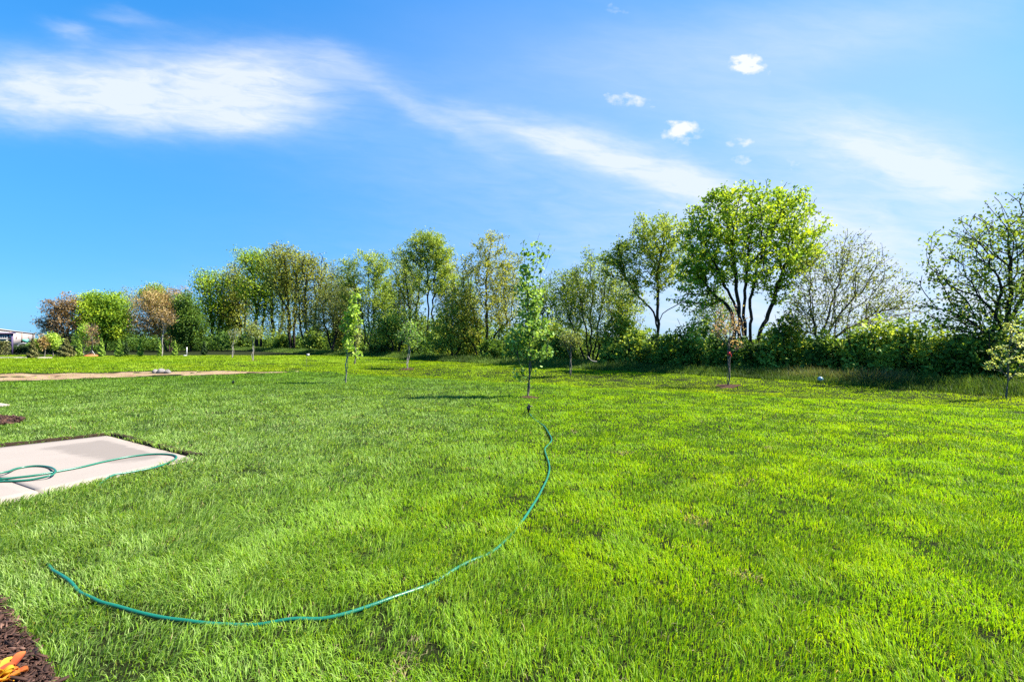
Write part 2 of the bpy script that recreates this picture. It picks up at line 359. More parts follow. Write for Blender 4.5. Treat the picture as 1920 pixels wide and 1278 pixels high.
def patio_bay(cs, name):
    V, Fs = quad_slab(name, cs, SZ, -.12, M['concrete']); o = faces(name, V, Fs, M['concrete'])
    Vn = np.array(V); nrm = np.array([sD0-sA]).ravel(); perp = np.array([-(sB-sA)[1], (sB-sA)[0]]); perp /= np.linalg.norm(perp)
    e = (sB-sA)/np.linalg.norm(sB-sA); q = Vn[:, :2]-sA; along = q@e; away = np.abs(q@perp)
    mid = sstep(.06, .22, away)*sstep(1.15, .7, away+.12*along)*sstep(.15, .5, along)*sstep(2.75, 2.0, along)
    a = o.data.attributes.new('wet', 'FLOAT', 'POINT'); a.data.foreach_set('value', np.asarray(mid*.95, np.float32)); return o
pb = patio_bay([sA, sB, sC, sD], 'patio'); tag(pb, kind='structure')
pb2 = patio_bay([sH, sE, sG2, sH2], 'patio'); tag(pb2, kind='structure')
PATIO = np.array([sA, sB, sG2, sH2])
M['shaded_soil'] = simple('shaded_cut_soil', (.030, .020, .013), .95, .05, .5, 30, .8, 40)  # sod lip, its near-black colour painting the shade edge along the slab
def sod_edge(a, b):
    d = b-a; L = np.linalg.norm(d); d /= L; nn = np.array([-d[1], d[0]]); n = int(L/.06); V = []
    for i in range(n+1):
        p = a+d*L*i/n; o1 = .012+.016*rng.random(); hh = SZ+.028+.02*rng.random()
        for off, z in ((o1, -.05), (o1, SZ+.006), (o1+.01*rng.random(), hh), (.11, hh-.006), (.16, -.05)): V.append((*(p+nn*off), z))
    o = quads('shaded_soil', V, [(i*5+q, i*5+q+1, (i+1)*5+q+1, (i+1)*5+q) for i in range(n) for q in range(4)], M['shaded_soil']); tag(o, kind='stuff')
_c = (sA+sB+sC)/3
for a_, b_ in ((sB, sA), (sA, sD+dirAD*.6)):
    nn_ = np.array([-(b_-a_)[1], (b_-a_)[0]])
    sod_edge(a_, b_) if nn_@(a_-_c) > 0 else sod_edge(b_, a_)
# corner of another concrete pad and a mulch patch at the left border
cA, cB = slabp(-60, 747), slabp(18, 759); cC = slabp(-60, 764)
V, Fs = quad_slab('paving', [cA, cB, cC, cA+(cC-cB)*1.0+np.array([-1.5, 0])], .045, -.1, M['concrete'], 6)
o = faces('paving', V, Fs, M['concrete']); tag(o, kind='structure')
a = o.data.attributes.new('wet', 'FLOAT', 'POINT')
PAD2 = np.array([cA, cB, cC, cA+np.array([-1.5, 0])])
def poly_px(pts, dz=0): return np.array([P(x, y, dz)[:2] for x, y in pts])
MULCH2 = poly_px([(-70, 784), (10, 784), (46, 788), (30, 796), (0, 799), (-70, 802)])
BED = poly_px([(-120, 1085), (-30, 1112), (2, 1132), (28, 1163), (52, 1194), (74, 1226), (92, 1258), (112, 1300), (150, 1420), (-500, 1420)])
def inpoly(px, py, poly):
    ins = np.zeros(len(px), bool); n = len(poly)
    for i in range(n):
        x1, y1 = poly[i]; x2, y2 = poly[(i+1) % n]
        c = ((y1 > py) != (y2 > py)) & (px < (x2-x1)*(py-y1)/(y2-y1+1e-12)+x1); ins ^= c
    return ins
def polydist(px, py, poly, closed=True):
    d = np.full(len(px), 1e9); n = len(poly)
    for i in range(n if closed else n-1):
        a, b = poly[i], poly[(i+1) % n]; ab = b-a; L = ab@ab+1e-12
        t = np.clip(((px-a[0])*ab[0]+(py-a[1])*ab[1])/L, 0, 1); d = np.minimum(d, np.hypot(px-a[0]-t*ab[0], py-a[1]-t*ab[1]))
    return d
def mulch_area(name, poly, n, size, dz):
    c = poly.mean(0); V = [(*p, float(g(*p))+dz+.004) for p in poly]
    lo, hi = poly.min(0), poly.max(0); gx, gy = np.meshgrid(np.linspace(lo[0], hi[0], 60), np.linspace(lo[1], hi[1], 60))
    gx, gy = gx.ravel(), gy.ravel(); m = inpoly(gx, gy, poly)
    # base sheet: fan of the outline, then shredded chips lying on it
    V = V + [(*c, float(g(*c))+dz)]; Fs = [(i, (i+1) % len(poly), len(poly)) for i in range(len(poly))]
    base = faces(name, V, Fs, M['mulch']); tag(base, kind='stuff')
    xs = rng.uniform(lo[0], hi[0], n*4); ys = rng.uniform(lo[1], hi[1], n*4); m = inpoly(xs, ys, poly); xs, ys = xs[m][:n], ys[m][:n]; k = len(xs)
    L = size*rng.lognormal(0, .5, k); Wd = L*rng.uniform(.12, .4, k); a = rng.uniform(0, 2*np.pi, k); tl = rng.normal(0, .35, k); H = L*.12
    dx, dy, dzv = np.cos(a)*np.cos(tl), np.sin(a)*np.cos(tl), np.sin(tl); ex, ey = -np.sin(a), np.cos(a)
    zc = g(xs, ys)+dz+rng.uniform(.002, .03, k); VV = np.zeros((k, 8, 3))
    for q, (s1, s2, s3) in enumerate([(-1, -1, -1), (1, -.6, -1), (1, .6, -1), (-1, 1, -1), (-1, -1, 1), (1, -.6, 1), (1, .6, 1), (-1, 1, 1)]):
        VV[:, q, 0] = xs+s1*dx*L/2+s2*ex*Wd/2; VV[:, q, 1] = ys+s1*dy*L/2+s2*ey*Wd/2; VV[:, q, 2] = zc+s1*dzv*L/2+s3*H/2
    QQ = np.array([(3, 2, 1, 0), (4, 5, 6, 7), (0, 1, 5, 4), (1, 2, 6, 5), (2, 3, 7, 6), (3, 0, 4, 7)])
    q = (np.arange(k)[:, None, None]*8+QQ[None]).reshape(-1, 4)
    ch = quads('bark_chips', VV.reshape(-1, 3), q, M['chips'], base, {'t': np.repeat(rng.beta(1.6, 2.6, k), 8)})
    ch.location = (0, 0, 0); return base
mulch_area('mulch', BED, 16000, .021, .012)
mulch_area('mulch', MULCH2, 2500, .045, .03)

# bare strip of earth between the lawn and the rough field
def strip_pts(n=90):
    a, b = np.array([-34.0, 18-16*.778]), P(560, 696)[:2]; t = np.linspace(0, 1, n); p = a+(b-a)*t[:, None]
    nn = np.array([-.614, .789]); w = 3.6*(1-t)**.5*sstep(1.0, .9, t)+1.5*sstep(1.0, .8, t)
    lo = p+nn*(rng.normal(0, .06, n)-.05)[:, None]; hi = p+nn*(w*(.75+.5*fbm(t*22, t*0, 5))+.1)[:, None]
    return lo, hi
lo, hi = strip_pts(); n = len(lo); m = 8; V = []
for i in range(n):
    for q in range(m):
        p = lerp(lo[i], hi[i], q/(m-1)); V.append((p[0], p[1], float(g(p[0], p[1]))+(.006 if 0 < q < m-1 else -.02)))
o = quads('dirt_path', V, [(i*m+q, (i+1)*m+q, (i+1)*m+q+1, i*m+q+1) for i in range(n-1) for q in range(m-1)], M['dirt'], smooth=True); tag(o, kind='structure')
DIRT = np.vstack([lo, hi[::-1]])

# far pavement at the left border
pp = [P(-60, 673), P(98, 671.5), P(98, 669), P(-60, 670)]
o = faces('pavement', [(*p[:2], p[2]+.05) for p in pp]+[(*p[:2], p[2]-.1) for p in pp], [(0, 1, 2, 3), (0, 4, 5, 1), (1, 5, 6, 2), (2, 6, 7, 3), (3, 7, 4, 0)], M['concrete']); tag(o, kind='structure')

# ------------------------------------------------------------------ hose course (needed before the grass)
def hp(px, py, dz=.022): return P(px, py, dz)
lawn_px = [(992, 776, 0), (1003, 786, 0), (1019, 797, 1), (1028, 811, 1), (1034, 824, 1), (1030, 832, 0), (1022, 839, 1), (1023, 851, 1), (1028, 866, 1),
           (1030, 880, 1), (1027, 896, 1), (1017, 917, 1), (1003, 941, 1), (986, 968, 1), (971, 986, 0), (954, 1006, 0), (937, 1022, .25), (912, 1038, .25), (880, 1054, .25), (850, 1069, .3),
           (820, 1083, .25), (790, 1099, .6), (742, 1117, 1), (690, 1134, 1), (640, 1149, 1), (590, 1159, 1), (540, 1164, 1), (480, 1167, 1), (420, 1168, 1),
           (360, 1167, 1), (300, 1160, 1), (250, 1150, 1), (205, 1137, 1), (178, 1124, .8), (150, 1107, 1), (130, 1091, 1), (111, 1076, 1), (98, 1066, .5)]
hose = [hp(x, y, .017 if v > .5 else .010) for x, y, v in lawn_px]; vis = [v for *_, v in lawn_px]
hid_end = np.array([*slabp(205, 893), .05])
for tt in (.12, .3, .5, .7, .86):
    q = lerp(hose[len(lawn_px)-1], hid_end, tt); bow = math.sin(tt*math.pi)*.25
    hose.append(np.array([q[0]-bow, q[1]-bow*.3, float(g(q[0]-bow, q[1]))-.02])); vis.append(0)
ZS = SZ+.0118
slab_px = [(207, 892.5), (241, 885.5), (285, 877), (316, 867), (331, 857), (320, 851.8), (285, 851), (241, 856), (197, 864.6), (153, 875), (110, 883), (66, 890.5), (22, 895.5),
           (-6, 898), (-30, 897), (-36, 893), (-18, 889), (13, 884), (33, 877.5), (66, 873), (92, 875), (104, 882), (96, 890), (66, 897.5), (33, 901), (0, 902), (-60, 906), (-160, 915)]
nlift = {19: .0, 20: .004, 21: .02, 22: .024, 23: .004, 15: .006, 16: .02, 17: .018}
for k, (x, y) in enumerate(slab_px):
    z = ZS+nlift.get(k, 0); Yq = (CAM_H-z)*F/(y-HOR); hose.append(np.array([(x-960)/F*Yq, Yq, z])); vis.append(0)
hose = np.array(hose); HS = catmull(hose, 10); HV = np.interp(np.linspace(0, len(vis)-1, len(HS)), np.arange(len(vis)), vis)
nl = len(lawn_px)*10
HS[:nl, 2] += .022*(vn(np.arange(nl)*.085, np.zeros(nl), 5)-.55); HS[:nl, 0] += .018*(vn(np.arange(nl)*.06, np.zeros(nl), 15)-.5); HS[:nl, 1] += .03*(vn(np.arange(nl)*.07, np.zeros(nl), 25)-.5)
V, Qs = sweep(HS, .0108, 12)
o = faces('garden_hose', V, Qs, M['hose'], smooth=True)
tag(o, 'green garden hose curving across the lawn and looped on the concrete slab', 'hose')

# ------------------------------------------------------------------ grass
def blades(name, x, y, h, w, ang, lean, t, d, mat, z=None, curl=.5, parent=None):
    n = len(x); z = g(x, y) if z is None else z
    fa = ang+np.pi/2+rng.normal(0, .7, n); wx, wy = np.cos(fa)*w/2, np.sin(fa)*w/2; lx, ly = np.cos(ang), np.sin(ang)
    V = np.zeros((n, 5, 3), np.float32)
    m = lean*.42*h; tip = lean*(1+curl*.3)*h; hm = h*.6*np.sqrt(np.maximum(.1, 1-(lean*.45)**2)); ht = h*np.sqrt(np.maximum(.06, 1-(lean*.8)**2))
    V[:, 0] = np.column_stack([x-wx, y-wy, z-.01]); V[:, 1] = np.column_stack([x+wx, y+wy, z-.01])
    V[:, 2] = np.column_stack([x+lx*m+wx*.85, y+ly*m+wy*.85, z+hm]); V[:, 3] = np.column_stack([x+lx*m-wx*.85, y+ly*m-wy*.85, z+hm])
    V[:, 4] = np.column_stack([x+lx*tip, y+ly*tip, z+ht])
    b = np.arange(n, dtype=np.int64)*5
    lp = np.column_stack([b, b+1, b+2, b+3, b+3, b+2, b+4]).ravel(); tot = np.tile([4, 3], n); st = np.arange(n)[:, None]*7+np.array([0, 4])
    return mesh_np(name, V.reshape(-1, 3), lp, st.ravel(), tot, mat, parent, {'t': np.repeat(t, 5), 'd': np.repeat(d, 5)})

def scatter(y0, y1, dens, fan=1.12, pad=1.6):
    xs, ys, yy = [], [], y0
    while yy < y1:
        dy = max(.15, .03*yy); xm = fan*(yy+dy)+pad; n = int(dens(yy)*2*xm*dy)
        xs.append(rng.uniform(-xm, xm, n)); ys.append(rng.uniform(yy, yy+dy, n)); yy += dy
    return np.concatenate(xs), np.concatenate(ys)
GD = 1.0
x, y = scatter(1.55, 47, lambda q: GD*7400*min(1, (3.3/q)**1.5))
near = (d_swale(x, y) < 0) & (d_strip(x, y) < 0)
keep = (d_edge(x, y) < .4)
keep &= ~inpoly(x, y, PATIO) & ~inpoly(x, y, PAD2) & ~inpoly(x, y, BED) & ~inpoly(x, y, MULCH2)
DIRTK = np.vstack([lo-np.array([-.614, .789])*.25, hi[::-1]]); keep &= ~(inpoly(x, y, DIRTK) & (rng.random(len(x)) < .985))
thin = fbm(x/.13, y/.13, 40, 2)+.05*(fbm(x/1.7, y/1.7, 44)-.5); keep &= (rng.random(len(x)) < .36+1.1*sstep(.14, .36, thin))
x, y, near, thin = x[keep], y[keep], near[keep], thin[keep]
hd = np.full(len(x), 9.0); hv = np.zeros(len(x)); c = (y < 13) & (x > -4) & (x < 1.2)
ci = np.where(c)[0]; Hl = HS[:nl:2]; Vl = HV[:nl:2]
for s in range(0, len(ci), 20000):
    ii = ci[s:s+20000]; dx = x[ii][:, None]-Hl[None, :, 0]; dy = y[ii][:, None]-Hl[None, :, 1]; dd = np.hypot(dx, dy); a = dd.argmin(1)
    hd[ii] = dd[np.arange(len(ii)), a]; hv[ii] = Vl[a]
k = ~((hd < .017*np.clip(hv*1.4, .0, 1)*rng.uniform(.4, 1.15, len(x))) & (hv > .3)); x, y, near, thin, hd, hv = x[k], y[k], near[k], thin[k], hd[k], hv[k]
n = len(x)
no_sheen = sstep(-3.2, 1.0, x+1.6*(fbm(x/2.2, y/2.2, 60)-.5)-.08*(y-4))                    # turf light painted in: pale sheen on the left, vivid lime on the right
patch = fbm(x/.5, y/.5, 71, 3); big = fbm(x/2.8, y/2.8, 83, 3)
h = (.050+.03*no_sheen*0+.05*(1-no_sheen)*.5)*(.55+.9*patch)*rng.uniform(.65, 1.25, n)
h = np.where(near, h*(1-.22*sstep(4, 9, y)), h*.62); wild = (~near) & (d_strip(x, y) > .3) & (x < -8); h = np.where(wild, h*1.6, h)
h *= 1-.5*sstep(.38, .16, thin)
h = np.where((hd < .13) & (hv > .3), h*(.55+.45*sstep(.02, .12, hd)), h)
w = .0039*np.maximum(1, y/3.3)**.77*rng.uniform(.7, 1.35, n)
ang = 2*np.pi*fbm(x/.45, y/.45, 90, 2)*1.6+rng.normal(0, 1.0, n)
ang = np.where(rng.random(n) < .55*(1-no_sheen), R(10)+1.6*(fbm(x/1.6, y/1.6, 95, 2)-.5)*2+rng.normal(0, .5, n), ang)
lean = np.clip(rng.gamma(3, .20, n)+.42*(1-no_sheen)*fbm(x/.7, y/.7, 99, 2), .02, 1.15)
nz = rng.normal(0, .12, n)*np.minimum(1, (5/y)**.5)
tt = .48+.24*no_sheen+.26*(patch-.5)+.14*(big-.5)+nz; tt = np.where(near, tt, .84+.12*(patch-.5)+.2*(big-.5)+.6*nz)
dd = np.clip((.62*(1-no_sheen)*sstep(26, 7, y)+.05)*rng.random(n)+.30*sstep(25, 5, y)*(rng.random(n) < .05+.09*(1-no_sheen)), 0, .9)
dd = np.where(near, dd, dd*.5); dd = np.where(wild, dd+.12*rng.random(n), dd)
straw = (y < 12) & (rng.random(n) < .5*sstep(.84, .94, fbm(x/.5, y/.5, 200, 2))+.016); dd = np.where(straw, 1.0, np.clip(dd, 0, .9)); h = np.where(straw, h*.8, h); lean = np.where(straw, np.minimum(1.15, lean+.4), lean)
ze = g(x, y); sd_ = polydist(x, y, np.array([sD, sA, sB, sB+dirBC*.3]), False); ze = ze+.035*sstep(.14, .04, sd_)
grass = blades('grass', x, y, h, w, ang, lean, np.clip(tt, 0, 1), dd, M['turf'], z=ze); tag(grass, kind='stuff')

# tall unmown grass along the foot of the treeline
n = 90000
s_ = rng.random(n)**.8; Ye = 9.5*(95/9.5)**s_; o_ = rng.uniform(-.1, 3.4, n)*np.where(rng.random(n) < .5, .35, 1)
Xe = 27.0-.917*Ye; x = Xe+.737*o_; y = Ye+.676*o_
o_ += .35*(fbm(x/1.5, y/1.5, 121)-.5); k = o_ > -.05; x, y, o_ = x[k], y[k], o_[k]; n = len(x)
px = 960+F*x/y; brown = sstep(1440, 1500, px)*sstep(1730, 1660, px)*sstep(.5, 1.0, o_+.3*rng.random(n))
h = (.16+.30*sstep(-.1, 1.4, o_))*(.55+.8*fbm(x/.8, y/.8, 130))*rng.uniform(.6, 1.2, n)*(1+.05*brown)
tall = blades('tall_grass', x, y, h, .011*np.maximum(1, y/16)**.9*rng.uniform(.7, 1.3, n), rng.uniform(0, 2*np.pi, n), np.clip(rng.gamma(3, .13, n), .05, .9),
              np.clip(.45+.9*(fbm(x/1.6, y/1.6, 140)-.5)+rng.normal(0, .18, n), 0, 1), np.clip(.6*brown*rng.random(n)**.7+.25*(rng.random(n) < .12), 0, 1), M['tall'])
tag(tall, kind='stuff')

# ------------------------------------------------------------------ trees
def grow(stems, pts, bf, clear, down, rg, step=.3):
    P_, par, isstem, plen = [], [], [], []
    for st_ in stems:
        st_ = np.array(st_, float); c = catmull(st_, 6) if len(st_) > 2 else np.linspace(st_[0], st_[1], 8)
        L = np.concatenate([[0], np.cumsum(np.linalg.norm(np.diff(c, axis=0), axis=1))]); m = max(3, int(L[-1]/step))
        q = np.column_stack([np.interp(np.linspace(0, L[-1], m+1), L, c[:, a]) for a in range(3)]); q[1:-1] += rg.normal(0, step*.10, (m-1, 3))
        for k, p in enumerate(q):
            par.append(-1 if k == 0 else len(P_)-1); plen.append(0 if k == 0 else plen[-1]+L[-1]/m); P_.append(p); isstem.append(True)
    n0 = len(P_); N = len(pts); A = np.zeros((n0+N, 3)); A[:n0] = P_; PL = np.zeros(n0+N); PL[:n0] = plen; par = np.array(par+[-1]*N)
    best = np.full(N, 1e9); bi = np.zeros(N, int); un = np.ones(N, bool)
    def upd(i):
        if A[i, 2] < clear: return
        v = pts-A[i]; d = np.linalg.norm(v, axis=1)+1e-6
        c = d*(1+down*np.maximum(0, -v[:, 2]/d))+bf*PL[i]; b = c < best; best[b] = c[b]; bi[b] = i
    for i in range(n0): upd(i)
    for k in range(N):
        m = np.where(un, best, 1e18).argmin(); un[m] = False; i = n0+k; A[i] = pts[m]; par[i] = bi[m]
        PL[i] = PL[par[i]]+np.linalg.norm(A[i]-A[par[i]]); upd(i)
    st_ = np.zeros(n0+N, bool); st_[:n0] = True
    ch = np.bincount(par[par >= 0], minlength=len(A))
    for _ in range(2):                                   # straighten the wiggle of the limbs
        sm = np.zeros_like(A); cn = np.zeros(len(A)); ok = par >= 0
        np.add.at(sm, par[ok], A[ok]); np.add.at(cn, par[ok], 1)
        mv = (~st_) & (ch > 0) & ok; A[mv] = .5*A[mv]+.25*A[par[mv]]+.25*sm[mv]/cn[mv][:, None]
    return A, par, st_, ch
def limbs(A, par, ch, r0, pw, rmax=None, sides=6, flare=1.0):
    n = len(A); tips = np.where(ch == 0, 1.0, 0.0)
    for i in range(n-1, -1, -1):
        if par[i] >= 0: tips[par[i]] += tips[i]
    r = r0*tips**(1/pw)
    if rmax: r = np.minimum(r, rmax)
    main = np.full(n, -1); bestt = np.zeros(n)
    for i in range(n):
        p = par[i]
        if p >= 0 and tips[i] > bestt[p]: bestt[p] = tips[i]; main[p] = i
    e = np.where(par >= 0)[0]; p = par[e]; r1 = r[e]; r2 = np.where(main[p] == e, np.maximum(r[p]*.98, r1), np.minimum(r[p], r1*1.25))
    r2 = np.where((par[p] < 0), r2*flare, r2)
    T = A[e]-A[p]; L = np.linalg.norm(T, axis=1)[:, None]+1e-9; T = T/L
    up = np.where(np.abs(T[:, 2:3]) > .9, np.array([[1., 0, 0]]), np.array([[0., 0, 1]])); U = np.cross(T, up); U /= np.linalg.norm(U, axis=1)[:, None]; B = np.cross(T, U)
    Vs, Qs, off = [], [], 0
    for sel, k in ((r1 >= .03, max(sides, 7)), (r1 < .03, 4)):
        if not sel.any(): continue
        a = np.arange(k)*2*np.pi/k; C_, S_ = np.cos(a)[None, :, None], np.sin(a)[None, :, None]
        ring = U[sel][:, None]*C_+B[sel][:, None]*S_
        v0 = A[p][sel][:, None]+ring*r2[sel][:, None, None]-T[sel][:, None]*(r2[sel]*.3)[:, None, None]; v1 = A[e][sel][:, None]+ring*r1[sel][:, None, None]
        m = int(sel.sum()); Vs.append(np.concatenate([v0, v1], 1).reshape(-1, 3)); b = off+np.arange(m)[:, None]*2*k; q = np.arange(k)[None, :]
        Qs.append(np.stack([b+q, b+(q+1) % k, b+k+(q+1) % k, b+k+q], -1).reshape(-1, 4)); off += m*2*k
    return np.vstack(Vs), np.vstack(Qs), r
def leaves(C, size, rg, asp=.62, up=.35, fold=False, droop=0.0):
    n = len(C); L = size*rg.lognormal(0, .25, n); N_ = rg.normal(0, 1, (n, 3)); N_[:, 2] += up*2; N_ /= np.linalg.norm(N_, axis=1)[:, None]
    a = rg.normal(0, 1, (n, 3)); a[:, 2] -= droop; a -= N_*(a*N_).sum(1)[:, None]; a /= np.linalg.norm(a, axis=1)[:, None]; b = np.cross(N_, a); Wd = L*asp
    L, Wd = L[:, None], Wd[:, None]
    if not fold:
        V = np.stack([C-a*L/2, C+b*Wd/2+a*L*.05, C+a*L/2, C-b*Wd/2+a*L*.05], 1); return V.reshape(-1, 3), (np.arange(n)[:, None]*4+np.arange(4)), 4
    u = N_*Wd*.22
    V = np.stack([C-a*L/2, C+b*Wd*.5-a*L*.1+u, C+b*Wd*.34+a*L*.22+u*.7, C+a*L/2, C-b*Wd*.34+a*L*.22+u*.7, C-b*Wd*.5-a*L*.1+u], 1)
    base = np.arange(n)[:, None]*6; q = np.concatenate([base+np.array([0, 1, 2, 3]), base+np.array([0, 3, 4, 5])]); return V.reshape(-1, 3), q, 6
def crown_pts(blobs, Y, n, rg, shell=2.2, depth=1.0, ground=None):
    vol = np.array([b[2]*b[3]*(b[4] if len(b) > 4 else 1) for b in blobs], float); cnt = np.maximum(2, (vol/vol.sum()*n).astype(int)); out = []
    for b, k in zip(blobs, cnt):
        v = rg.normal(0, 1, (k, 3)); v /= np.linalg.norm(v, axis=1)[:, None]; v *= rg.random(k)[:, None]**(1/shell)
        s = Y/F; c = W(b[0], b[1], Y); out.append(c+v*np.array([b[2]*s, b[2]*s*depth, b[3]*s]))
    return np.vstack(out)
LM = 1.9
def tree(name, label, cat, base, Y, stems, blobs, n, leaf, bark, nleaf, lsize, group=None, bf=.35, clear=None, down=.6, r0=.007, pw=2.3, spread=.22, shell=2.2,
         tcen=.5, seed=1, fold=False, asp=.62, up=.35, depth=1.0, rthr=.03, ynoise=1.0, tipfrac=1.0, rmax=None, droop=0.0, flare=1.25, tiponly=False):
    rg = np.random.default_rng(seed); bx = (base-960)/F*Y if not isinstance(base, np.ndarray) else base[0]; gz = float(g(bx, Y))
    root = empty(name, (bx, Y, gz)); tag(root, label, cat, group)
    if group == GT: blobs = [(b[0], b[1], b[2]*1.14, b[3]*1.04, *b[4:]) for b in blobs]
    S_ = []
    for s in stems:
        q = [np.array([bx+(s[0][0]-base)/F*Y if not isinstance(base, np.ndarray) else bx, Y+(s[0][2] if len(s[0]) > 2 else 0), gz-.08])]
        for k in s[1:]: q.append(W(k[0], k[1], Y)+np.array([0, k[2] if len(k) > 2 else 0, 0]))
        S_.append(q)
    pts = crown_pts(blobs, Y, n, rg, shell, depth); pts = pts[pts[:, 2] > gz+.15]
    A, par, isst, ch = grow(S_, pts, bf, gz+(clear if clear is not None else .8), down, rg, step=max(.12, Y*.012))
    V, Qs, r = limbs(A, par, ch, r0*max(1, Y/26), pw, rmax, flare=flare)
    quads('trunk', V, Qs, bark, root)
    sel = np.where((~isst) & (r < rthr*max(1, Y/26)) & (rg.random(len(A)) < tipfrac) & ((ch == 0) | (not tiponly)))[0]
    if nleaf > 0 and len(sel):
        per = max(1, round(LM*nleaf/len(sel))); u = rg.random((len(sel), per, 1)); u = u*.2+.8 if tiponly else u; cl = rg.normal(0, 1, (len(sel), 1)).repeat(per, 1).ravel()
        C = (A[par[sel]][:, None]*(1-u)+A[sel][:, None]*u+np.clip(rg.normal(0, spread, (len(sel), per, 3)), -1.7*spread, 1.7*spread)*np.array([1, 1, .7])).reshape(-1, 3)
        C = C[:, :]; okz = C[:, 2] > gz+.1; C, cl = C[okz], cl[okz]
        big_ = fbm(C[:, 0]/1.2+C[:, 2]*.37, C[:, 2]/1.1+C[:, 1]*.31, seed)-.5
        t_ = np.clip(tcen+.14*cl+.7*big_+rg.normal(0, .16, len(C)), 0, 1)
        V, Qs, k = leaves(C, lsize, rg, asp, up, fold, droop); quads('crown', V, Qs, leaf, root, {'t': np.repeat(t_, k)})
    return root
GT = 'trees of the wild treeline along the lawn'
# --- from the right border to the left
Y = Yl(1880, 4)
tree('shade_tree', 'wide leafing tree with drooping bare-tipped left limbs at right border', 'tree', 1838, Y, [[(1838,), (1842, 660), (1872, 625), (1915, 560), (1925, 470), (1935, 400)],
     [(1842,), (1850, 650), (1880, 615), (1840, 560), (1790, 540), (1745, 520)], [(1845,), (1890, 600), (1895, 520), (1890, 430)]],
     [(1892, 428, 72, 66), (1815, 470, 72, 62), (1770, 530, 55, 40, .8), (1790, 590, 65, 40, 1.2), (1890, 550, 90, 75, 1.6), (1950, 450, 60, 80), (1850, 620, 70, 40)],
     900, M['L_mid'], M['bark'], 4300, .10, GT, r0=.010, seed=3, tcen=.42, spread=.16, clear=1.4)
Y = Yl(1540, 4)
tree('fan_tree', 'nearly bare tree with fine upswept branches right of the big round crown', 'tree', 1540, Y, [[(1540,), (1541, 640), (1552, 590), (1575, 520), (1585, 450)], [(1538,), (1535, 650), (1520, 580), (1520, 500)],
     [(1543,), (1560, 640), (1620, 600), (1690, 570)], [(1544,), (1560, 610), (1620, 540), (1650, 490)]],
     [(1590, 480, 55, 55), (1550, 520, 55, 55), (1640, 530, 60, 55), (1680, 570, 50, 36), (1540, 590, 60, 55), (1620, 600, 60, 40), (1500, 570, 30, 60)],
     1500, M['L_olive'], M['bark_brown'], 4600, .08, GT, r0=.0062, pw=2.45, seed=5, tcen=.5, spread=.14, clear=1.4, bf=.5)
Y = Yl(1400, 4.5)
tree('maple_tree', 'tallest and fullest tree, round bright green crown on several dark stems', 'tree', 1395, Y,
     [[(1388,), (1386, 640), (1384, 560), (1370, 460), (1360, 390)], [(1396,), (1398, 640), (1396, 560), (1405, 460), (1410, 380)], [(1404, 0, .3), (1408, 640), (1408, 560), (1430, 470), (1470, 390)],
      [(1412,), (1425, 630), (1450, 565), (1470, 500), (1510, 440)], [(1384, 0, .2), (1375, 600), (1350, 560), (1310, 520), (1285, 470)], [(1392, 0, -.3), (1390, 600), (1340, 500), (1310, 430)]],
     [(1405, 400, 95, 55, 1.2), (1330, 440, 60, 65), (1480, 430, 62, 62), (1405, 480, 110, 60), (1310, 515, 48, 50), (1500, 480, 45, 55), (1300, 570, 40, 30, .5), (1470, 545, 45, 30, .5), (1345, 370, 40, 24, .8), (1470, 365, 40, 22, .8)],
     1300, M['L_green'], M['bark'], 11500, .135, GT, r0=.0105, seed=7, tcen=.66, spread=.13, clear=3.2, bf=.45)
Y = Yl(1235, 5)
tree('oak_tree', 'open tree with thick forked trunk and loose leaves left of the full round crown', 'tree', 1235, Y,
     [[(1235,), (1234, 640), (1233, 570), (1236, 500), (1250, 430)], [(1235,), (1228, 590), (1195, 555), (1175, 520), (1160, 470)], [(1236,), (1236, 600), (1265, 575), (1290, 555)]],
     [(1245, 440, 55, 42), (1200, 470, 50, 45), (1160, 490, 35, 40), (1260, 500, 55, 45), (1190, 540, 45, 32, .6), (1215, 420, 35, 22, .7)],
     560, M['L_mid'], M['bark'], 7200, .115, GT, r0=.0085, seed=11, tcen=.66, spread=.14, clear=2.2)
Y = Yl(1110, 4)
tree('multi_stem_tree', 'many-stemmed spreading tree with twiggy pointed top behind a thin grey sapling', 'tree', 1105, Y,
     [[(1100,), (1085, 640), (1060, 570), (1055, 520)], [(1104,), (1098, 620), (1085, 540), (1080, 500)], [(1107,), (1108, 610), (1110, 540), (1105, 480)], [(1110,), (1122, 610), (1135, 540), (1140, 490)],
      [(1113,), (1140, 610), (1170, 570), (1190, 540)]],
     [(1060, 550, 36, 60), (1105, 540, 40, 65), (1145, 530, 40, 55), (1180, 570, 34, 45), (1110, 600, 70, 45), (1100, 480, 16, 28, .4), (1125, 478, 12, 24, .4)],
     900, M['L_mid'], M['bark'], 8500, .1, GT, r0=.007, seed=13, tcen=.62, spread=.14, clear=1.0)
Y = Yl(915, 4)
tree('ash_tree', 'tall open yellow-green tree right behind the central lawn sapling', 'tree', 905, Y,
     [[(908,), (912, 640), (913, 560), (915, 490), (925, 440)], [(905,), (898, 640), (885, 580), (870, 540)], [(911,), (925, 630), (950, 605), (975, 590)], [(903,), (890, 650), (860, 610), (840, 600)]],
     [(920, 460, 36, 28), (940, 500, 50, 36), (885, 500, 36, 36), (925, 560, 60, 44), (870, 565, 40, 46), (860, 610, 46, 36), (950, 600, 30, 22, .5)],
     820, M['L_yellow'], M['bark'], 8000, .115, GT, r0=.007, seed=17, tcen=.5, spread=.15, clear=1.0)
Y = Yl(808, 4)
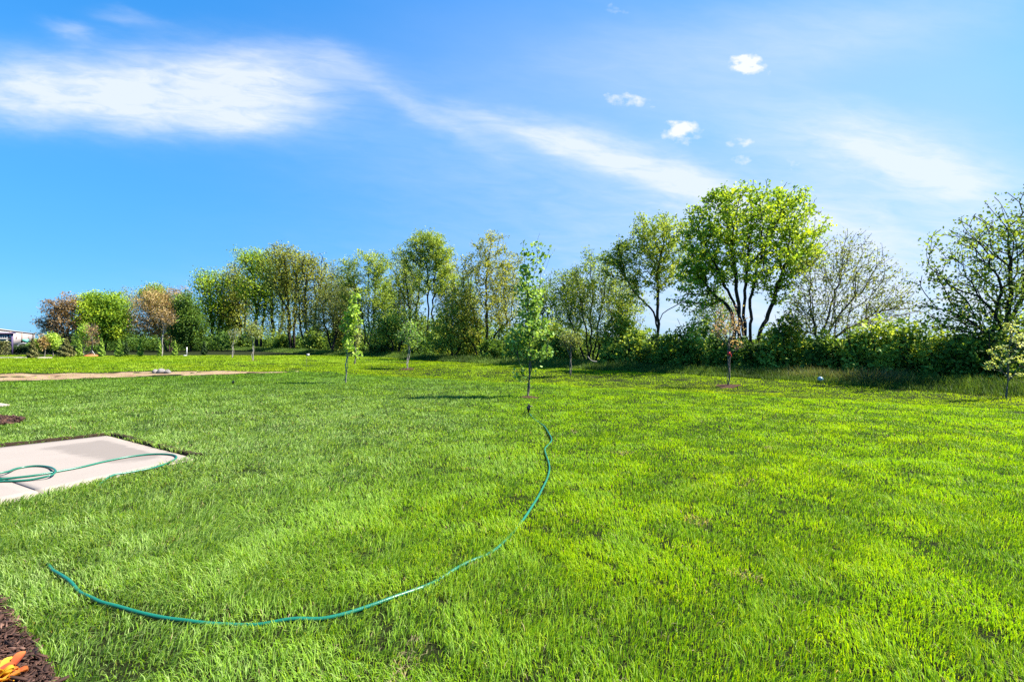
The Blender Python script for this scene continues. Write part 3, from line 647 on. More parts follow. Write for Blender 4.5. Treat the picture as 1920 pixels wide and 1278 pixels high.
tree('twin_trunk_tree', 'tall tree with two straight parallel dark trunks and a round green top', 'tree', 808, Y,
     [[(803,), (803, 620), (803, 560), (800, 500), (790, 450)], [(812,), (812, 620), (812, 560), (815, 500), (825, 445)]],
     [(800, 465, 40, 36), (826, 480, 26, 36), (770, 480, 20, 26, .7), (812, 525, 40, 30, .7), (840, 520, 22, 22, .6), (805, 450, 26, 16)],
     560, M['L_mid'], M['bark'], 7200, .13, GT, r0=.006, pw=2.5, seed=19, tcen=.66, spread=.18, clear=3.5)
Y = Yl(770, 5)
tree('slender_tree', 'sparse slender tree with upright twigs left of the twin-trunked tree', 'tree', 775, Y,
     [[(775,), (773, 620), (763, 540), (750, 470)], [(778,), (780, 610), (786, 540), (788, 490)]],
     [(755, 500, 28, 42), (775, 540, 34, 40), (785, 510, 22, 34), (745, 470, 14, 16, .6)], 520, M['L_mid'], M['bark'], 3200, .12, GT, r0=.007, seed=23, tcen=.6, spread=.16, clear=2.5)
Y = Yl(690, 4)
tree('poplar_tree', 'ragged green tree with a forked dark trunk behind two lawn saplings', 'tree', 688, Y,
     [[(688,), (690, 620), (692, 560), (690, 500), (695, 470)], [(690,), (700, 600), (704, 540), (715, 490)], [(686,), (680, 600), (665, 540), (655, 500)]],
     [(690, 490, 36, 26), (655, 515, 26, 32), (715, 510, 22, 34), (690, 545, 46, 36), (720, 570, 26, 30), (665, 580, 30, 30)],
     620, M['L_mid'], M['bark'], 7000, .15, GT, r0=.006, seed=29, tcen=.64, spread=.22, clear=2.5)
Y = Yl(625, 2.5)
tree('crab_tree', 'low dark tangled tree left of the tall lime-green sapling', 'tree', 625, Y,
     [[(625,), (628, 630), (640, 590), (650, 560)], [(622,), (615, 630), (605, 590), (600, 560)]],
     [(625, 565, 40, 40), (605, 600, 34, 34), (650, 590, 34, 40), (630, 540, 26, 24)], 720, M['L_olive'], M['bark'], 5200, .13, GT, r0=.006, seed=31, tcen=.35, spread=.25, clear=.8)
Y = Yl(740, 2.2)
tree('thicket_tree', 'broad low dark green tree between the two pale-trunked mid saplings', 'tree', 738, Y,
     [[(738,), (735, 640), (720, 610)], [(742,), (760, 630), (785, 600)]],
     [(720, 615, 40, 32), (765, 610, 46, 34), (800, 625, 40, 28), (745, 590, 36, 22, .7)], 520, M['L_shrub'], M['bark'], 5200, .14, GT, r0=.008, seed=37, tcen=.55, spread=.28, clear=.5)
Y = Yl(840, 2.0)
tree('thicket_tree', 'broad low bush-like tree at the foot of the twin dark trunks', 'tree', 850, Y,
     [[(850,), (845, 640), (830, 600)], [(853,), (870, 630), (885, 600)]],
     [(840, 600, 34, 40), (875, 620, 40, 36), (830, 640, 40, 24)], 520, M['L_mid'], M['bark'], 3600, .12, GT, r0=.008, seed=38, tcen=.62, spread=.24, clear=.5)
# the tall group on the left: many slim leaning trunks
for k, (b, o, st_, bl, n_, lf, nl_, tc_, lab) in enumerate([
    (585, 5, [[(585,), (588, 620), (600, 540), (605, 480)], [(580,), (575, 620), (572, 550), (580, 490)], [(576,), (566, 630), (560, 570), (556, 520)]],
     [(590, 500, 22, 30), (570, 500, 20, 30), (600, 545, 22, 40), (570, 560, 24, 44), (588, 600, 26, 30, .4)], 760, 'L_yellow', 4200, .45, 'rightmost of the tall slim-trunked group, thinly leafed and yellowish'),
    (545, 4, [[(545,), (543, 620), (538, 540), (530, 470)], [(550,), (552, 620), (555, 540), (560, 480)]],
     [(528, 478, 26, 26), (555, 492, 24, 26), (545, 530, 30, 34), (520, 520, 24, 30)], 640, 'L_yellow', 5200, .5, 'tall slim-trunked tree with the highest peak of the left group'),
    (515, 6, [[(515,), (512, 620), (508, 540), (505, 480)], [(520,), (528, 610), (534, 540)]],
     [(508, 500, 26, 34), (530, 540, 26, 44), (500, 560, 22, 40, .7)], 560, 'L_mid', 3600, .6, 'slim tree between the two highest peaks of the left group'),
    (482, 4, [[(482,), (480, 620), (478, 540), (470, 480)], [(488,), (490, 620), (500, 540), (495, 490)]],
     [(465, 484, 26, 24), (485, 495, 24, 28), (470, 530, 32, 32), (495, 545, 26, 40)], 640, 'L_green', 5600, .7, 'tall tree with a bright yellow-green domed top left of the highest peak'),
    (450, 5, [[(450,), (450, 620), (446, 560), (440, 510)], [(455,), (458, 620), (462, 550)]],
     [(440, 525, 24, 34), (458, 545, 24, 40), (440, 580, 26, 36)], 560, 'L_yellow', 4400, .45, 'thin olive tree with bare lower trunk, second from the group left end'),
    (400, 4, [[(400,), (398, 620), (392, 560), (388, 520)], [(405,), (412, 610), (420, 550)]],
     [(388, 525, 26, 26), (415, 535, 28, 34), (395, 560, 34, 34), (420, 585, 28, 36), (385, 600, 26, 30, .5)], 640, 'L_green', 6400, .55, 'round-topped green tree that ends the tall group on its left')]):
    Y = min(Yl(b, o), 84)
    tree('slim_tree', lab, 'tree', b, Y, st_, bl+[(b, 590, 24, 26, .5), (b-6, 618, 26, 16, .4)], n_+160, M[lf], M['bark'], nl_, .0026*Y+.02, GT, r0=.0085, pw=2.4, seed=41+k, tcen=tc_, spread=.007*Y, clear=2.5, bf=.5)
for k, (b, o, top, wdt, lf, nl_, lab) in enumerate([
    (1165, 9, 500, 40, 'L_olive', 1500, 'hazy twiggy tree behind the gap right of the many-stemmed tree'), (1018, 8, 520, 36, 'L_mid', 2600, 'green tree showing behind the right side of the central sapling'),
    (868, 8, 505, 30, 'L_mid', 2800, 'green tree between the twin-trunked and the tall yellow-green tree'), (725, 8, 515, 30, 'L_mid', 2600, 'green tree in the gap right of the ragged poplar'),
    (650, 8, 510, 24, 'L_yellow', 2400, 'yellowish tree in the gap left of the ragged poplar'), (1340, 9, 530, 40, 'L_mid', 2200, 'tree half hidden behind the left limbs of the full round crown'),
    (425, 7, 545, 22, 'L_mid', 2200, 'green tree low between two left members of the slim-trunked group'),
    (760, 9, 485, 26, 'L_olive', 1800, 'thin olive tree filling the gap left of the slender upright-twigged tree'), (838, 9, 478, 24, 'L_yellow', 1900, 'yellowish tree close behind the right edge of the twin-trunked tree'),
    (948, 9, 490, 34, 'L_olive', 1900, 'olive tree behind the left side of the central sapling'), (1078, 9, 500, 30, 'L_olive', 1800, 'thin olive tree behind the left half of the many-stemmed tree'),
    (622, 9, 490, 24, 'L_olive', 1800, 'pale olive tree closing the gap right of the slim-trunked group')]):
    Y = min(Yl(b, o), 90)
    tree('background_tree', lab, 'tree', b, Y, [[(b,), (b+2, 610), (b-3, top+50), (b, top+15)], [(b+2,), (b+8, 600), (b+wdt*.5, top+50)]],
         [(b, top+26, wdt*.6, 26), (b-wdt*.45, top+62, wdt*.6, 34), (b+wdt*.5, top+58, wdt*.55, 34), (b, top+95, wdt*.9, 26, .6)], 520, M[lf], M['bark_brown'], nl_, .0024*Y+.03, GT, r0=.005, pw=2.4, seed=140+k, tcen=.5, spread=.006*Y, clear=1.5, bf=.5)
GL = 'trees at the left end of the treeline'
tree('evergreen_tree', 'dark green bushy tree in front of the copper-brown crown', 'tree', 352, 62, [[(352,), (350, 640), (348, 600), (350, 560)], [(356,), (360, 640), (366, 610)]],
     [(350, 575, 20, 34), (360, 605, 26, 34), (340, 620, 22, 28), (362, 635, 26, 18)], 620, M['L_dark'], M['bark'], 9500, .19, GL, r0=.006, seed=51, tcen=.55, spread=.36, clear=1.0)
tree('copper_tree', 'broad copper-brown tree with fine twigs near the left end', 'tree', 318, 64, [[(318,), (318, 640), (315, 600), (310, 560)], [(314,), (300, 630), (280, 590), (270, 570)], [(320,), (330, 620), (340, 580)]],
     [(300, 565, 42, 30), (275, 600, 36, 34), (330, 580, 24, 40), (310, 610, 40, 24), (345, 560, 16, 26, .5)], 1100, M['L_tan'], M['bark_brown'], 9500, .15, GL, r0=.005, pw=2.5, seed=53, tcen=.55, spread=.3, clear=1.5)
tree('backing_tree', 'green tree top showing above the copper-brown crown', 'tree', 292, 74, [[(292,), (292, 620), (292, 560)]],
     [(292, 545, 26, 16), (275, 555, 16, 14), (300, 575, 30, 24)], 360, M['L_mid'], M['bark'], 3600, .2, GL, seed=57, tcen=.6, spread=.35, clear=3)
tree('bare_tree', 'pale thin almost leafless tree between the green dome and the copper crown', 'tree', 240, 72, [[(240,), (240, 620), (238, 570), (236, 545)], [(242,), (250, 600), (255, 560)]],
     [(238, 560, 18, 26), (252, 570, 16, 26), (245, 600, 22, 30)], 620, M['L_olive'], M['bark_pale'], 1500, .15, GL, r0=.0042, pw=2.6, seed=59, tcen=.6, spread=.25, clear=2)
tree('dome_tree', 'full bright green dome-shaped tree near the left end', 'tree', 192, 62, [[(192,), (192, 640), (188, 600), (180, 565)], [(195,), (205, 620), (215, 580)]],
     [(175, 570, 30, 28), (210, 575, 28, 32), (190, 590, 44, 30), (165, 605, 26, 24), (222, 610, 22, 26), (195, 625, 36, 16, .6)], 760, M['L_green'], M['bark'], 15000, .19, GL, r0=.006, seed=61, tcen=.6, spread=.4, clear=1.2)
tree('rust_tree', 'leaning rust-tinted tree with open left twigs, last before the buildings', 'tree', 122, 60, [[(124,), (122, 640), (116, 600), (105, 575)], [(120,), (108, 630), (88, 612), (72, 606)], [(127,), (130, 620), (135, 580)]],
     [(108, 580, 28, 22), (90, 605, 22, 16), (130, 570, 20, 22), (125, 600, 28, 26), (105, 625, 34, 16, .6)], 900, M['L_brown'], M['bark_brown'], 5200, .15, GL, r0=.005, seed=63, tcen=.5, spread=.28, clear=1.2)

# --- young planted trees on the lawn
GS = 'young trees planted on the lawn'
def ground_y(px, py): return P(px, py)[1]
Y = ground_y(990, 745)
tree('sapling', 'leafy young maple with bare upright leaders in the middle of the lawn', 'young tree', 990, Y,
     [[(990,), (992, 700), (994, 650), (997, 600), (999, 540), (1006, 490), (1012, 437)], [(990,), (993, 690), (992, 610), (988, 550), (986, 500), (980, 450)], [(991,), (995, 680), (1004, 600), (1016, 530), (1027, 490), (1041, 466)],
      [(990,), (994, 690), (1000, 610), (1010, 540), (1020, 500), (1034, 462)]],
     [(996, 545, 33, 36, 1.0), (998, 590, 33, 32, 1.1), (996, 622, 40, 22, 1.0), (978, 645, 34, 17, .9), (1022, 660, 32, 11, 1.3), (966, 630, 22, 14, .7), (992, 505, 24, 20, .7), (1012, 470, 24, 22, .35), (982, 470, 8, 22, .5), (1012, 452, 5, 16, .6), (977, 705, 5, 16, 1.5), (968, 695, 4, 8, .8)],
     300, M['L_sapling'], M['bark_grey'], 900, .09, GS, bf=.55, clear=.4, r0=.0026, pw=2.2, spread=.075, seed=71, fold=True, asp=.75, rthr=.02, droop=.6, up=.3, tcen=.6)
Y = ground_y(649, 718)
tree('sapling', 'narrow lime-green sapling with a drooping low branch left of centre', 'young tree', 649, Y,
     [[(648,), (650, 690), (652, 640), (656, 600), (660, 560), (664, 540)], [(648,), (651, 680), (656, 660), (668, 664), (682, 669)]],
     [(660, 580, 15, 32), (652, 610, 15, 26), (664, 600, 16, 34), (652, 640, 13, 22, 1.2), (664, 655, 12, 8), (672, 666, 11, 4), (666, 555, 10, 14, .7)],
     240, M['L_lime'], M['bark_pale'], 420, .10, GS, bf=.55, clear=.7, r0=.0028, pw=2.25, spread=.07, seed=73, fold=True, asp=.7, droop=.5, tcen=.5)
Y = ground_y(764, 692)
tree('sapling', 'vase-shaped pale-trunked sapling with small rounded head before the dark thicket', 'young tree', 764, Y,
     [[(764,), (766, 660), (768, 640), (770, 600)], [(764,), (767, 650), (756, 630), (745, 618)], [(765,), (768, 645), (780, 625), (786, 605)]],
     [(768, 618, 18, 22), (752, 630, 14, 12), (782, 628, 14, 18), (770, 640, 18, 8)], 220, M['L_sapling'], M['bark_pale'], 430, .1, GS, bf=.5, clear=1.2, r0=.0034, pw=2.3, spread=.11, seed=79, tcen=.65)
Y = ground_y(664, 683)
tree('sapling', 'thin grey sapling half hidden behind the narrow lime-green one', 'young tree', 664, Y,
     [[(664,), (666, 660), (667, 640), (668, 600)]], [(667, 625, 12, 24)], 120, M['L_olive'], M['bark_grey'], 260, .1, GS, bf=.5, clear=1.0, r0=.006, spread=.1, seed=81)
Y = ground_y(1069, 703)
tree('sapling', 'thin grey-twigged sapling right of the central leafy one', 'young tree', 1069, Y,
     [[(1069,), (1070, 670), (1070, 640), (1068, 612)], [(1069,), (1070, 665), (1058, 645), (1050, 628)], [(1069,), (1071, 660), (1082, 642), (1090, 625)]],
     [(1068, 632, 18, 20), (1056, 640, 12, 14), (1082, 638, 12, 16)], 170, M['L_olive'], M['bark_grey'], 420, .08, GS, bf=.5, clear=1.0, r0=.0042, spread=.08, seed=83, tcen=.6)
Y = ground_y(1365, 724)
s6 = tree('sapling', 'pinkish-leaved sapling with a red ribbon tied round its trunk', 'young tree', 1365, Y,
     [[(1365,), (1366, 690), (1367, 650), (1369, 610), (1372, 565)], [(1365,), (1367, 655), (1352, 635), (1333, 622)], [(1365,), (1367, 650), (1350, 615), (1335, 600)], [(1366,), (1368, 655), (1385, 650), (1394, 652)], [(1366,), (1368, 640), (1380, 620), (1392, 612)]],
     [(1355, 605, 22, 26), (1372, 620, 22, 30), (1385, 600, 18, 30, .8), (1340, 620, 16, 14), (1388, 645, 14, 10), (1350, 575, 10, 14, .6)], 230, M['L_pink'], M['bark_grey'], 270, .075, GS, bf=.5, clear=1.0, r0=.0036, spread=.06, seed=89, rthr=.02, tcen=.5)
rb = W(1366.5, 662, Y); mb = MB()
mb.tube([rb+np.array([0, 0, -.06]), rb+np.array([0, 0, .06])], .042, 10); mb.tube([rb+np.array([.03, -.03, .0]), rb+np.array([.07, -.05, -.06]), rb+np.array([.06, -.05, -.15])], .012, 6)
o = mb.build('ribbon', M['red'], s6)
Y = ground_y(1887, 747)
tree('sapling', 'blossoming sapling with cream flower clusters near the right border', 'young tree', 1887, Y,
     [[(1886,), (1888, 710), (1891, 670), (1895, 640), (1897, 600)], [(1887,), (1889, 705), (1872, 690), (1850, 682)], [(1887,), (1890, 708), (1905, 712), (1920, 716)], [(1887,), (1890, 680), (1880, 660), (1870, 648)], [(1887,), (1892, 660), (1905, 640), (1915, 630)]],
     [(1870, 655, 18, 14), (1895, 615, 12, 20), (1910, 640, 18, 24), (1860, 685, 22, 8), (1915, 675, 18, 16), (1880, 675, 16, 14), (1912, 700, 14, 10)], 110, M['L_blossom'], M['bark_grey'], 360, .045, GS, tiponly=True, bf=.5, clear=.45, r0=.0038, pw=2.1,
     spread=.045, seed=97, rthr=.02, asp=.9, tcen=.5)
Y = ground_y(475, 677)
tree('sapling', 'thinly leafed pale-trunked sapling on a small mulch ring, in the left far lawn', 'young tree', 475, Y,
     [[(475,), (475, 650), (474, 630), (474, 605)], [(475,), (475, 645), (464, 632), (460, 622)], [(475,), (476, 640), (485, 630), (490, 615)]],
     [(474, 618, 14, 18), (464, 628, 9, 10), (486, 625, 9, 12)], 200, M['L_olive'], M['bark_pale'], 500, .1, GS, bf=.5, clear=1.0, r0=.0034, pw=2.4, spread=.12, seed=101, tcen=.7)
Y = ground_y(435, 671)
tree('sapling', 'bare pale sapling forking like a Y at the far lawn edge', 'young tree', 435, Y,
     [[(435,), (436, 650), (437, 643), (445, 636), (451, 628)], [(435,), (436, 648), (434, 636), (428, 622)], [(435,), (436, 645), (441, 630), (442, 618)]],
     [(440, 625, 12, 12)], 90, M['L_olive'], M['bark_pale'], 160, .11, GS, bf=.4, clear=1.2, r0=.0042, pw=2.5, spread=.12, seed=103)
GF = 'young trees and shrubs along the far left field edge'
Y = ground_y(303, 668)
tree('sapling', 'tall bare-stemmed pale sapling in front of the copper-brown tree', 'young tree', 303, Y,
     [[(303,), (304, 640), (304, 610), (304, 590)], [(303,), (305, 625), (318, 605), (328, 598)]], [(304, 590, 22, 14), (320, 600, 14, 10)], 160, M['L_tan'], M['bark_pale'], 500, .13, GF, bf=.5, clear=2.2, r0=.0048, pw=2.6, spread=.15, seed=105)
Y = ground_y(172, 668)
s11 = tree('sapling', 'rusty-leaved sapling propped by white stakes on orange mulch', 'young tree', 172, Y,
     [[(172,), (172, 645), (172, 620), (172, 605)]], [(172, 618, 13, 16), (165, 640, 9, 12, .6), (180, 640, 9, 12, .6)], 130, M['L_brown'], M['bark_grey'], 260, .12, GF, bf=.5, clear=.6, r0=.006, spread=.13, seed=107)
b = P(172, 668); mb = MB()
for dx in (-.42, .42):
    mb.tube([b+np.array([dx, -.1, .05]), b+np.array([0, 0, .55])], .02, 6)
mb.build('stake', M['white'], s11)
for px_, top, base_, wd, leaf, nl_, lab, sd in [(100, 622, 669, 13, 'L_lime', 1700, 'bright lime-green young tree left of the first column evergreen', 111), (158, 604, 668, 11, 'L_lime', 1300, 'lime-green young tree before the bright green dome', 113),
                                               (83, 626, 669, 10, 'L_tan', 800, 'brownish young tree on a pale trunk left of the lime-green one', 115), (71, 634, 669, 8, 'L_lime', 700, 'small yellow-green young tree beside the hedge and the lamp post', 117)]:
    Y = ground_y(px_, base_)
    tree('sapling', lab, 'young tree', px_, Y, [[(px_,), (px_, (top+base_)/2+8), (px_, top+6)]], [(px_, (top*.6+base_*.4), wd, (base_-top)*.28), (px_-2, top+10, wd*.7, 10)], 140, M[leaf], M['bark_grey'], nl_*.45, .13, GF, clear=.5, r0=.004, spread=.14, seed=sd, tcen=.5)

# --- conifers
def conifer(name, label, px_, top, base_, hw, leaf, n, seed, dz=0.0, fat=1.0):
    rg = np.random.default_rng(seed); b = P(px_, base_); Y = b[1]; H = (base_-top)/F*Y; Rm = hw/F*Y; root = empty(name, b); tag(root, label, 'conifer', GF)
    mb = MB(); mb.tube([b+np.array([0, 0, -.05]), b+np.array([0, 0, H*.5]), b+np.array([0, 0, H*.95])], [.05, .03, .008], 7); mb.build('trunk', M['bark_brown'], root)
    u = rg.random(n)**1.1; a = rg.uniform(0, 2*np.pi, n); lob = .72+.28*np.sin(a*3+u*23+seed)+.2*(vn(a*2, u*12, seed)-.5)
    prof = (np.minimum(1, u/.12)**.5)*(1-u)**(.75/fat)+.03; rr = Rm*prof*lob*rg.random(n)**.35
    C = b+np.column_stack([rr*np.cos(a), rr*np.sin(a), .04+u*H]); t_ = np.clip(.55+rg.normal(0, .2, n)+.4*(lob-.8), 0, 1)
    V, q, k = leaves(C, .13, rg, .4, .1); quads('foliage', V, q, M[leaf], root, {'t': np.repeat(t_, k)}); return root
for a in [(148, 637, 669, 8, 'L_conifer', 1500, 'column evergreen right of the bronze spruce'), (190, 635, 669, 7.5, 'L_conifer', 1500, 'column evergreen right of the staked rusty sapling'),
          (223, 637, 668.5, 9.5, 'L_conifer', 1900, 'widest bright column evergreen, below the pale leafless tree'), (263, 638, 668.5, 6.5, 'L_conifer', 1300, 'slim bright column evergreen below the left side of the copper crown'),
          (299, 640, 668, 5, 'L_conifer', 900, 'thin column evergreen beside the tall bare-stemmed sapling'), (328, 639, 667.5, 6.5, 'L_conifer', 1100, 'olive column evergreen left of the white post'),
          (383, 641, 666.5, 7, 'L_conifer_dark', 1300, 'near-black pointed evergreen right of the white post'), (237, 642, 667, 6, 'L_conifer_dark', 900, 'near-black evergreen close beside the widest bright column')]:
    conifer('column_evergreen', a[6], *a[:6], seed=int(a[0]))
conifer('spruce', 'broad bronze-green spruce with layered boughs at the far field edge', 124, 636, 670, 19, 'L_spruce', 4200, 201, fat=.8)
conifer('spruce', 'small ragged spruce in front of the pale pavement and dark hedge', 61, 636, 672, 12, 'L_spruce', 2600, 203, fat=.8)

# --- shrubs of the understorey and the thicket behind them
GU = 'shrubs at the foot of the treeline'
def shrub(label, px_, o, wd, top, leaf, n, seed, tcen=.45, lsize=None):
    rg = np.random.default_rng(seed); Y = Yl(px_, o); bx = (px_-960)/F*Y; gz = float(g(bx, Y)); H = CAM_H-(top-HOR)/F*Y-gz; Rm = wd/F*Y
    root = empty('shrub', (bx, Y, gz)); tag(root, label, 'shrub', GU); mb = MB()
    for k in range(7):
        a = rg.uniform(0, 6.28); e = np.array([math.cos(a)*Rm*.7, math.sin(a)*Rm*.7, H*rg.uniform(.6, .95)]); s = np.array([bx, Y, gz-.05])+np.array([math.cos(a), math.sin(a), 0])*.12
        mb.tube([s, s+e*np.array([.35, .35, .5])+rg.normal(0, .05, 3), s+e], [.03, .02, .006], 6)
    mb.build('stem', M['bark'], root)
    nc = 46; cl = rg.normal(0, 1, (nc, 3)); cl /= np.linalg.norm(cl, axis=1)[:, None]; cl[:, 2] = np.abs(cl[:, 2]); cl *= rg.random((nc, 1))**.4
    cen = cl*np.array([Rm, Rm*.8, H*.86])+np.array([bx, Y, gz+.05]); pick = rg.integers(0, nc, n)
    C = cen[pick]+rg.normal(0, 1, (n, 3))*np.array([Rm*.15, Rm*.15, H*.09]); ok = C[:, 2] > gz+.03; C, pick = C[ok], pick[ok]
    t_ = np.clip(tcen+rg.normal(0, .2, nc)[pick]+rg.normal(0, .16, len(C)), 0, 1)
    V, q, k = leaves(C, lsize or (.115+.0016*Y), rg, .65, .4); quads('foliage', V, q, M[leaf], root, {'t': np.repeat(t_, k)})
for k, a in enumerate([
    ('dark shrub under the arching trunk at the right border', 1850, 3.0, 60, 610, 'L_dark', 4200, .6), ('twiggy dark shrub behind the cream-flowered sapling', 1905, 3.2, 50, 625, 'L_shrub', 3000, .3),
    ('dark-leaved shrub left of the arching trunk', 1780, 3.2, 55, 615, 'L_shrub', 4200, .4), ('fresh green shrub in the gap left of the right border tree', 1715, 3.4, 55, 595, 'L_shrub', 4600, .62),
    ('sunlit green shrub below the long low limb of the nearly bare tree', 1655, 3.4, 50, 592, 'L_shrub', 4600, .68), ('shrub right of the nearly bare tree foot', 1600, 3.2, 46, 600, 'L_shrub', 4200, .5),
    ('dark dense shrub at the foot of the nearly bare tree', 1545, 3.2, 42, 615, 'L_dark', 3800, .6), ('tall sunlit shrub between the full round crown and the nearly bare tree', 1475, 3.6, 50, 578, 'L_shrub', 5000, .62),
    ('dark shrub below the many stems of the full round tree', 1420, 3.2, 46, 625, 'L_dark', 4200, .5), ('dark shrub behind the pinkish sapling with the ribbon', 1365, 3.4, 48, 615, 'L_shrub', 4200, .35),
    ('mid green shrub between the forked oak and the full round tree', 1305, 3.4, 46, 588, 'L_shrub', 4800, .5), ('shrub at the foot of the forked open tree', 1245, 3.2, 42, 612, 'L_shrub', 4200, .4),
    ('low shrub right of the many-stemmed tree', 1190, 3.0, 40, 610, 'L_shrub', 4200, .5), ('pale green low shrub beside the many-stemmed tree', 1150, 2.8, 26, 640, 'L_shrub', 2600, .66),
    ('dark shrub left of the many-stemmed tree', 1050, 3.0, 34, 628, 'L_shrub', 3600, .45), ('bright shrub just right of the tall yellow-green tree', 975, 3.0, 32, 610, 'L_shrub', 3600, .66),
    ('dark shrub at the foot of the tall yellow-green tree', 925, 2.8, 32, 632, 'L_dark', 3400, .6), ('dark shrub left of the vase-shaped sapling', 720, 2.2, 26, 632, 'L_dark', 3000, .5),
    ('dark shrub right behind the vase-shaped sapling', 790, 2.2, 28, 634, 'L_dark', 3000, .5), ('shrub behind the narrow lime-green sapling', 665, 2.4, 24, 630, 'L_shrub', 2600, .35),
    ('tall leafy bush between the many-stemmed tree and the forked open tree', 1175, 4.4, 44, 575, 'L_mid', 4600, .6), ('tall leafy bush filling the gap right of the central sapling', 1035, 4.0, 34, 582, 'L_mid', 4000, .55),
    ('tall leafy bush left of the tall yellow-green tree', 885, 4.0, 32, 572, 'L_mid', 2600, .68), ('tall sunlit bush under the twin dark trunks', 825, 4.0, 30, 575, 'L_shrub', 3000, .68),
    ('tall sunlit bush between the slender tree and the forked dark trunk', 735, 4.2, 30, 570, 'L_mid', 4200, .6), ('tall olive bush behind the low dark tangled tree', 645, 4.0, 26, 560, 'L_yellow', 3800, .4),
    ('olive bush at the right foot of the slim-trunked group', 590, 4.5, 20, 605, 'L_mid', 3000, .4), ('low bush among the trunks in the middle of the slim-trunked group', 530, 4.5, 22, 622, 'L_shrub', 3000, .4),
    ('low bush among the trunks left in the slim-trunked group', 465, 4.5, 26, 622, 'L_shrub', 3000, .4)]):
    shrub(a[0], a[1], a[2], a[3], a[4], a[5], a[6], 300+k, a[7])
rg = np.random.default_rng(77)
n = 70000; Ye = 10*(110/10)**(rg.random(n)**.85); o_ = rg.uniform(4.5, 9.5, n); x = 27.0-.917*Ye+.737*o_; y = Ye+.676*o_
top = (.5+3.2*fbm(x/2.0, y/2.0, 151, 2)**1.3)*np.clip(Ye/26, .85, 1.3)*(1-.45*sstep(50, 70, Ye)); zz = g(x, y)+.05+top*rg.random(n)**.8*(.65+.7*fbm(x/.9, y/.9, 157))
V, q, k = leaves(np.column_stack([x, y, zz]), 1.0, rg, .65, .4)
sc = (.10+.0022*y); Cn = np.column_stack([x, y, zz]).repeat(4, 0); V = Cn+(V-Cn)*sc.repeat(4)[:, None]
o = quads('thicket', V, q, M['L_shrub'], None, {'t': np.repeat(np.clip(.35+.8*(fbm(x/1.5+zz, y/1.5, 160)-.5)+rg.normal(0, .15, n), 0, 1), 4)}); tag(o, kind='stuff')
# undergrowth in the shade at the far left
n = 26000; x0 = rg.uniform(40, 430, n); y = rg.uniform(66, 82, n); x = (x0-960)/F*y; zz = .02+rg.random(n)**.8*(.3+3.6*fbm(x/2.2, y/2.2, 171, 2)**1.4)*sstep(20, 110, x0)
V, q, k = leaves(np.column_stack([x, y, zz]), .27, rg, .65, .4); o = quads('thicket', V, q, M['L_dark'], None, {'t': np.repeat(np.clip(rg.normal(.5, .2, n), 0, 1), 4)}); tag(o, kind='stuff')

# ------------------------------------------------------------------ small things on the lawn
def ring(px_, py_, r):
    b = P(px_, py_); mb = MB(); k = 26; V = [(b[0], b[1], float(g(b[0], b[1]))+.05)]
    for i in range(k):
        a = 2*math.pi*i/k; rr = r*(1+.18*math.sin(3*a+px_)+.08*math.sin(7*a)); V.append((b[0]+rr*math.cos(a), b[1]+rr*math.sin(a), float(g(b[0]+rr*math.cos(a), b[1]+rr*math.sin(a)))+.012))
    o = faces('mulch', V, [(0, 1+i, 1+(i+1) % k) for i in range(k)], M['mulch'], smooth=True); tag(o, kind='stuff')
for a in ((1365, 724, .42), (475, 677, .6), (764, 692, .4), (990, 745, .25)): ring(*a)
om = P(172, 668); M['mulch_orange'] = simple('orange_mulch', (.42, .13, .05), .9, .1, .4, 20)
mb = MB(); mb.lathe([(.62, -.02), (.55, .08), (.3, .16), (.02, .19)], om, 18); o = mb.build('mulch', M['mulch_orange'], smooth=True); tag(o, kind='stuff')
# sprinkler heads
def sprinkler(px_, py_, s, label):
    b = P(px_, py_); root = empty('sprinkler', b); tag(root, label, 'sprinkler'); mb = MB()
    mb.lathe([(.010*s, -.06*s), (.014*s, .0), (.016*s, .06*s), (.03*s, .065*s), (.034*s, .10*s), (.022*s, .13*s), (.012*s, .14*s)], b, 14); mb.build('body', M['black'], root, True)
    m2 = MB(); m2.tube([b+np.array([-.02, 0, .125])*s, b+np.array([.02, -.01, .135])*s, b+np.array([.075, -.02, .125])*s], [.013*s, .014*s, .008*s], 8)
    m2.tube([b+np.array([.005, 0, .13])*s, b+np.array([.0, 0, .175])*s], .008*s, 8); m2.build('arm', M['black'], root, True)
sprinkler(991, 775, 1.15, 'black spike sprinkler at the far end of the green hose')
sprinkler(437, 722, 1.0, 'small dark sprinkler head alone in the left lawn before the dirt strip')
# ball
b = P(1538, 717); mb = MB(); k = 12; mb.lathe([(.09*math.sin(math.pi*i/k)+.0005, .09-.09*math.cos(math.pi*i/k)) for i in range(k+1)], b+np.array([0, 0, .03]), 22)
o = mb.build('ball', M['ball'], smooth=True); tag(o, 'pale blue ball lying at the edge of the tall brown grass', 'ball')
# stake with a white tip
b = P(574, 697); mb = MB(); Yb = b[1]; root = empty('marker_stake', b); tag(root, 'thin wire marker with a small white flag on the far lawn', 'marker flag')
hh = (697-663)/F*Yb; mb.tube([b+np.array([0, 0, -.05]), b+np.array([.03, 0, hh])], .006, 6); mb.build('wire', M['bark_grey'], root)
mb = MB(); mb.box(b+np.array([.09, 0, hh-.05]), (.11, .006, .10), .4); mb.build('flag', M['white'], root)
# white post
b = P(350, 667.5); hh = 17/F*b[1]; mb = MB(); root = empty('pipe_post', b); tag(root, 'slender white pipe standing by the near-black evergreen at the field edge', 'post')
mb.tube([b+np.array([0, 0, -.05]), b+np.array([.02, 0, hh])], .042, 10); mb.build('pipe', M['white'], root)
mb = MB(); mb.lathe([(.2, -.02), (.19, .05), (.12, .09), (.05, .10)], b+np.array([-.1, -.05, 0]), 12); mb.build('base', M['white'], root)
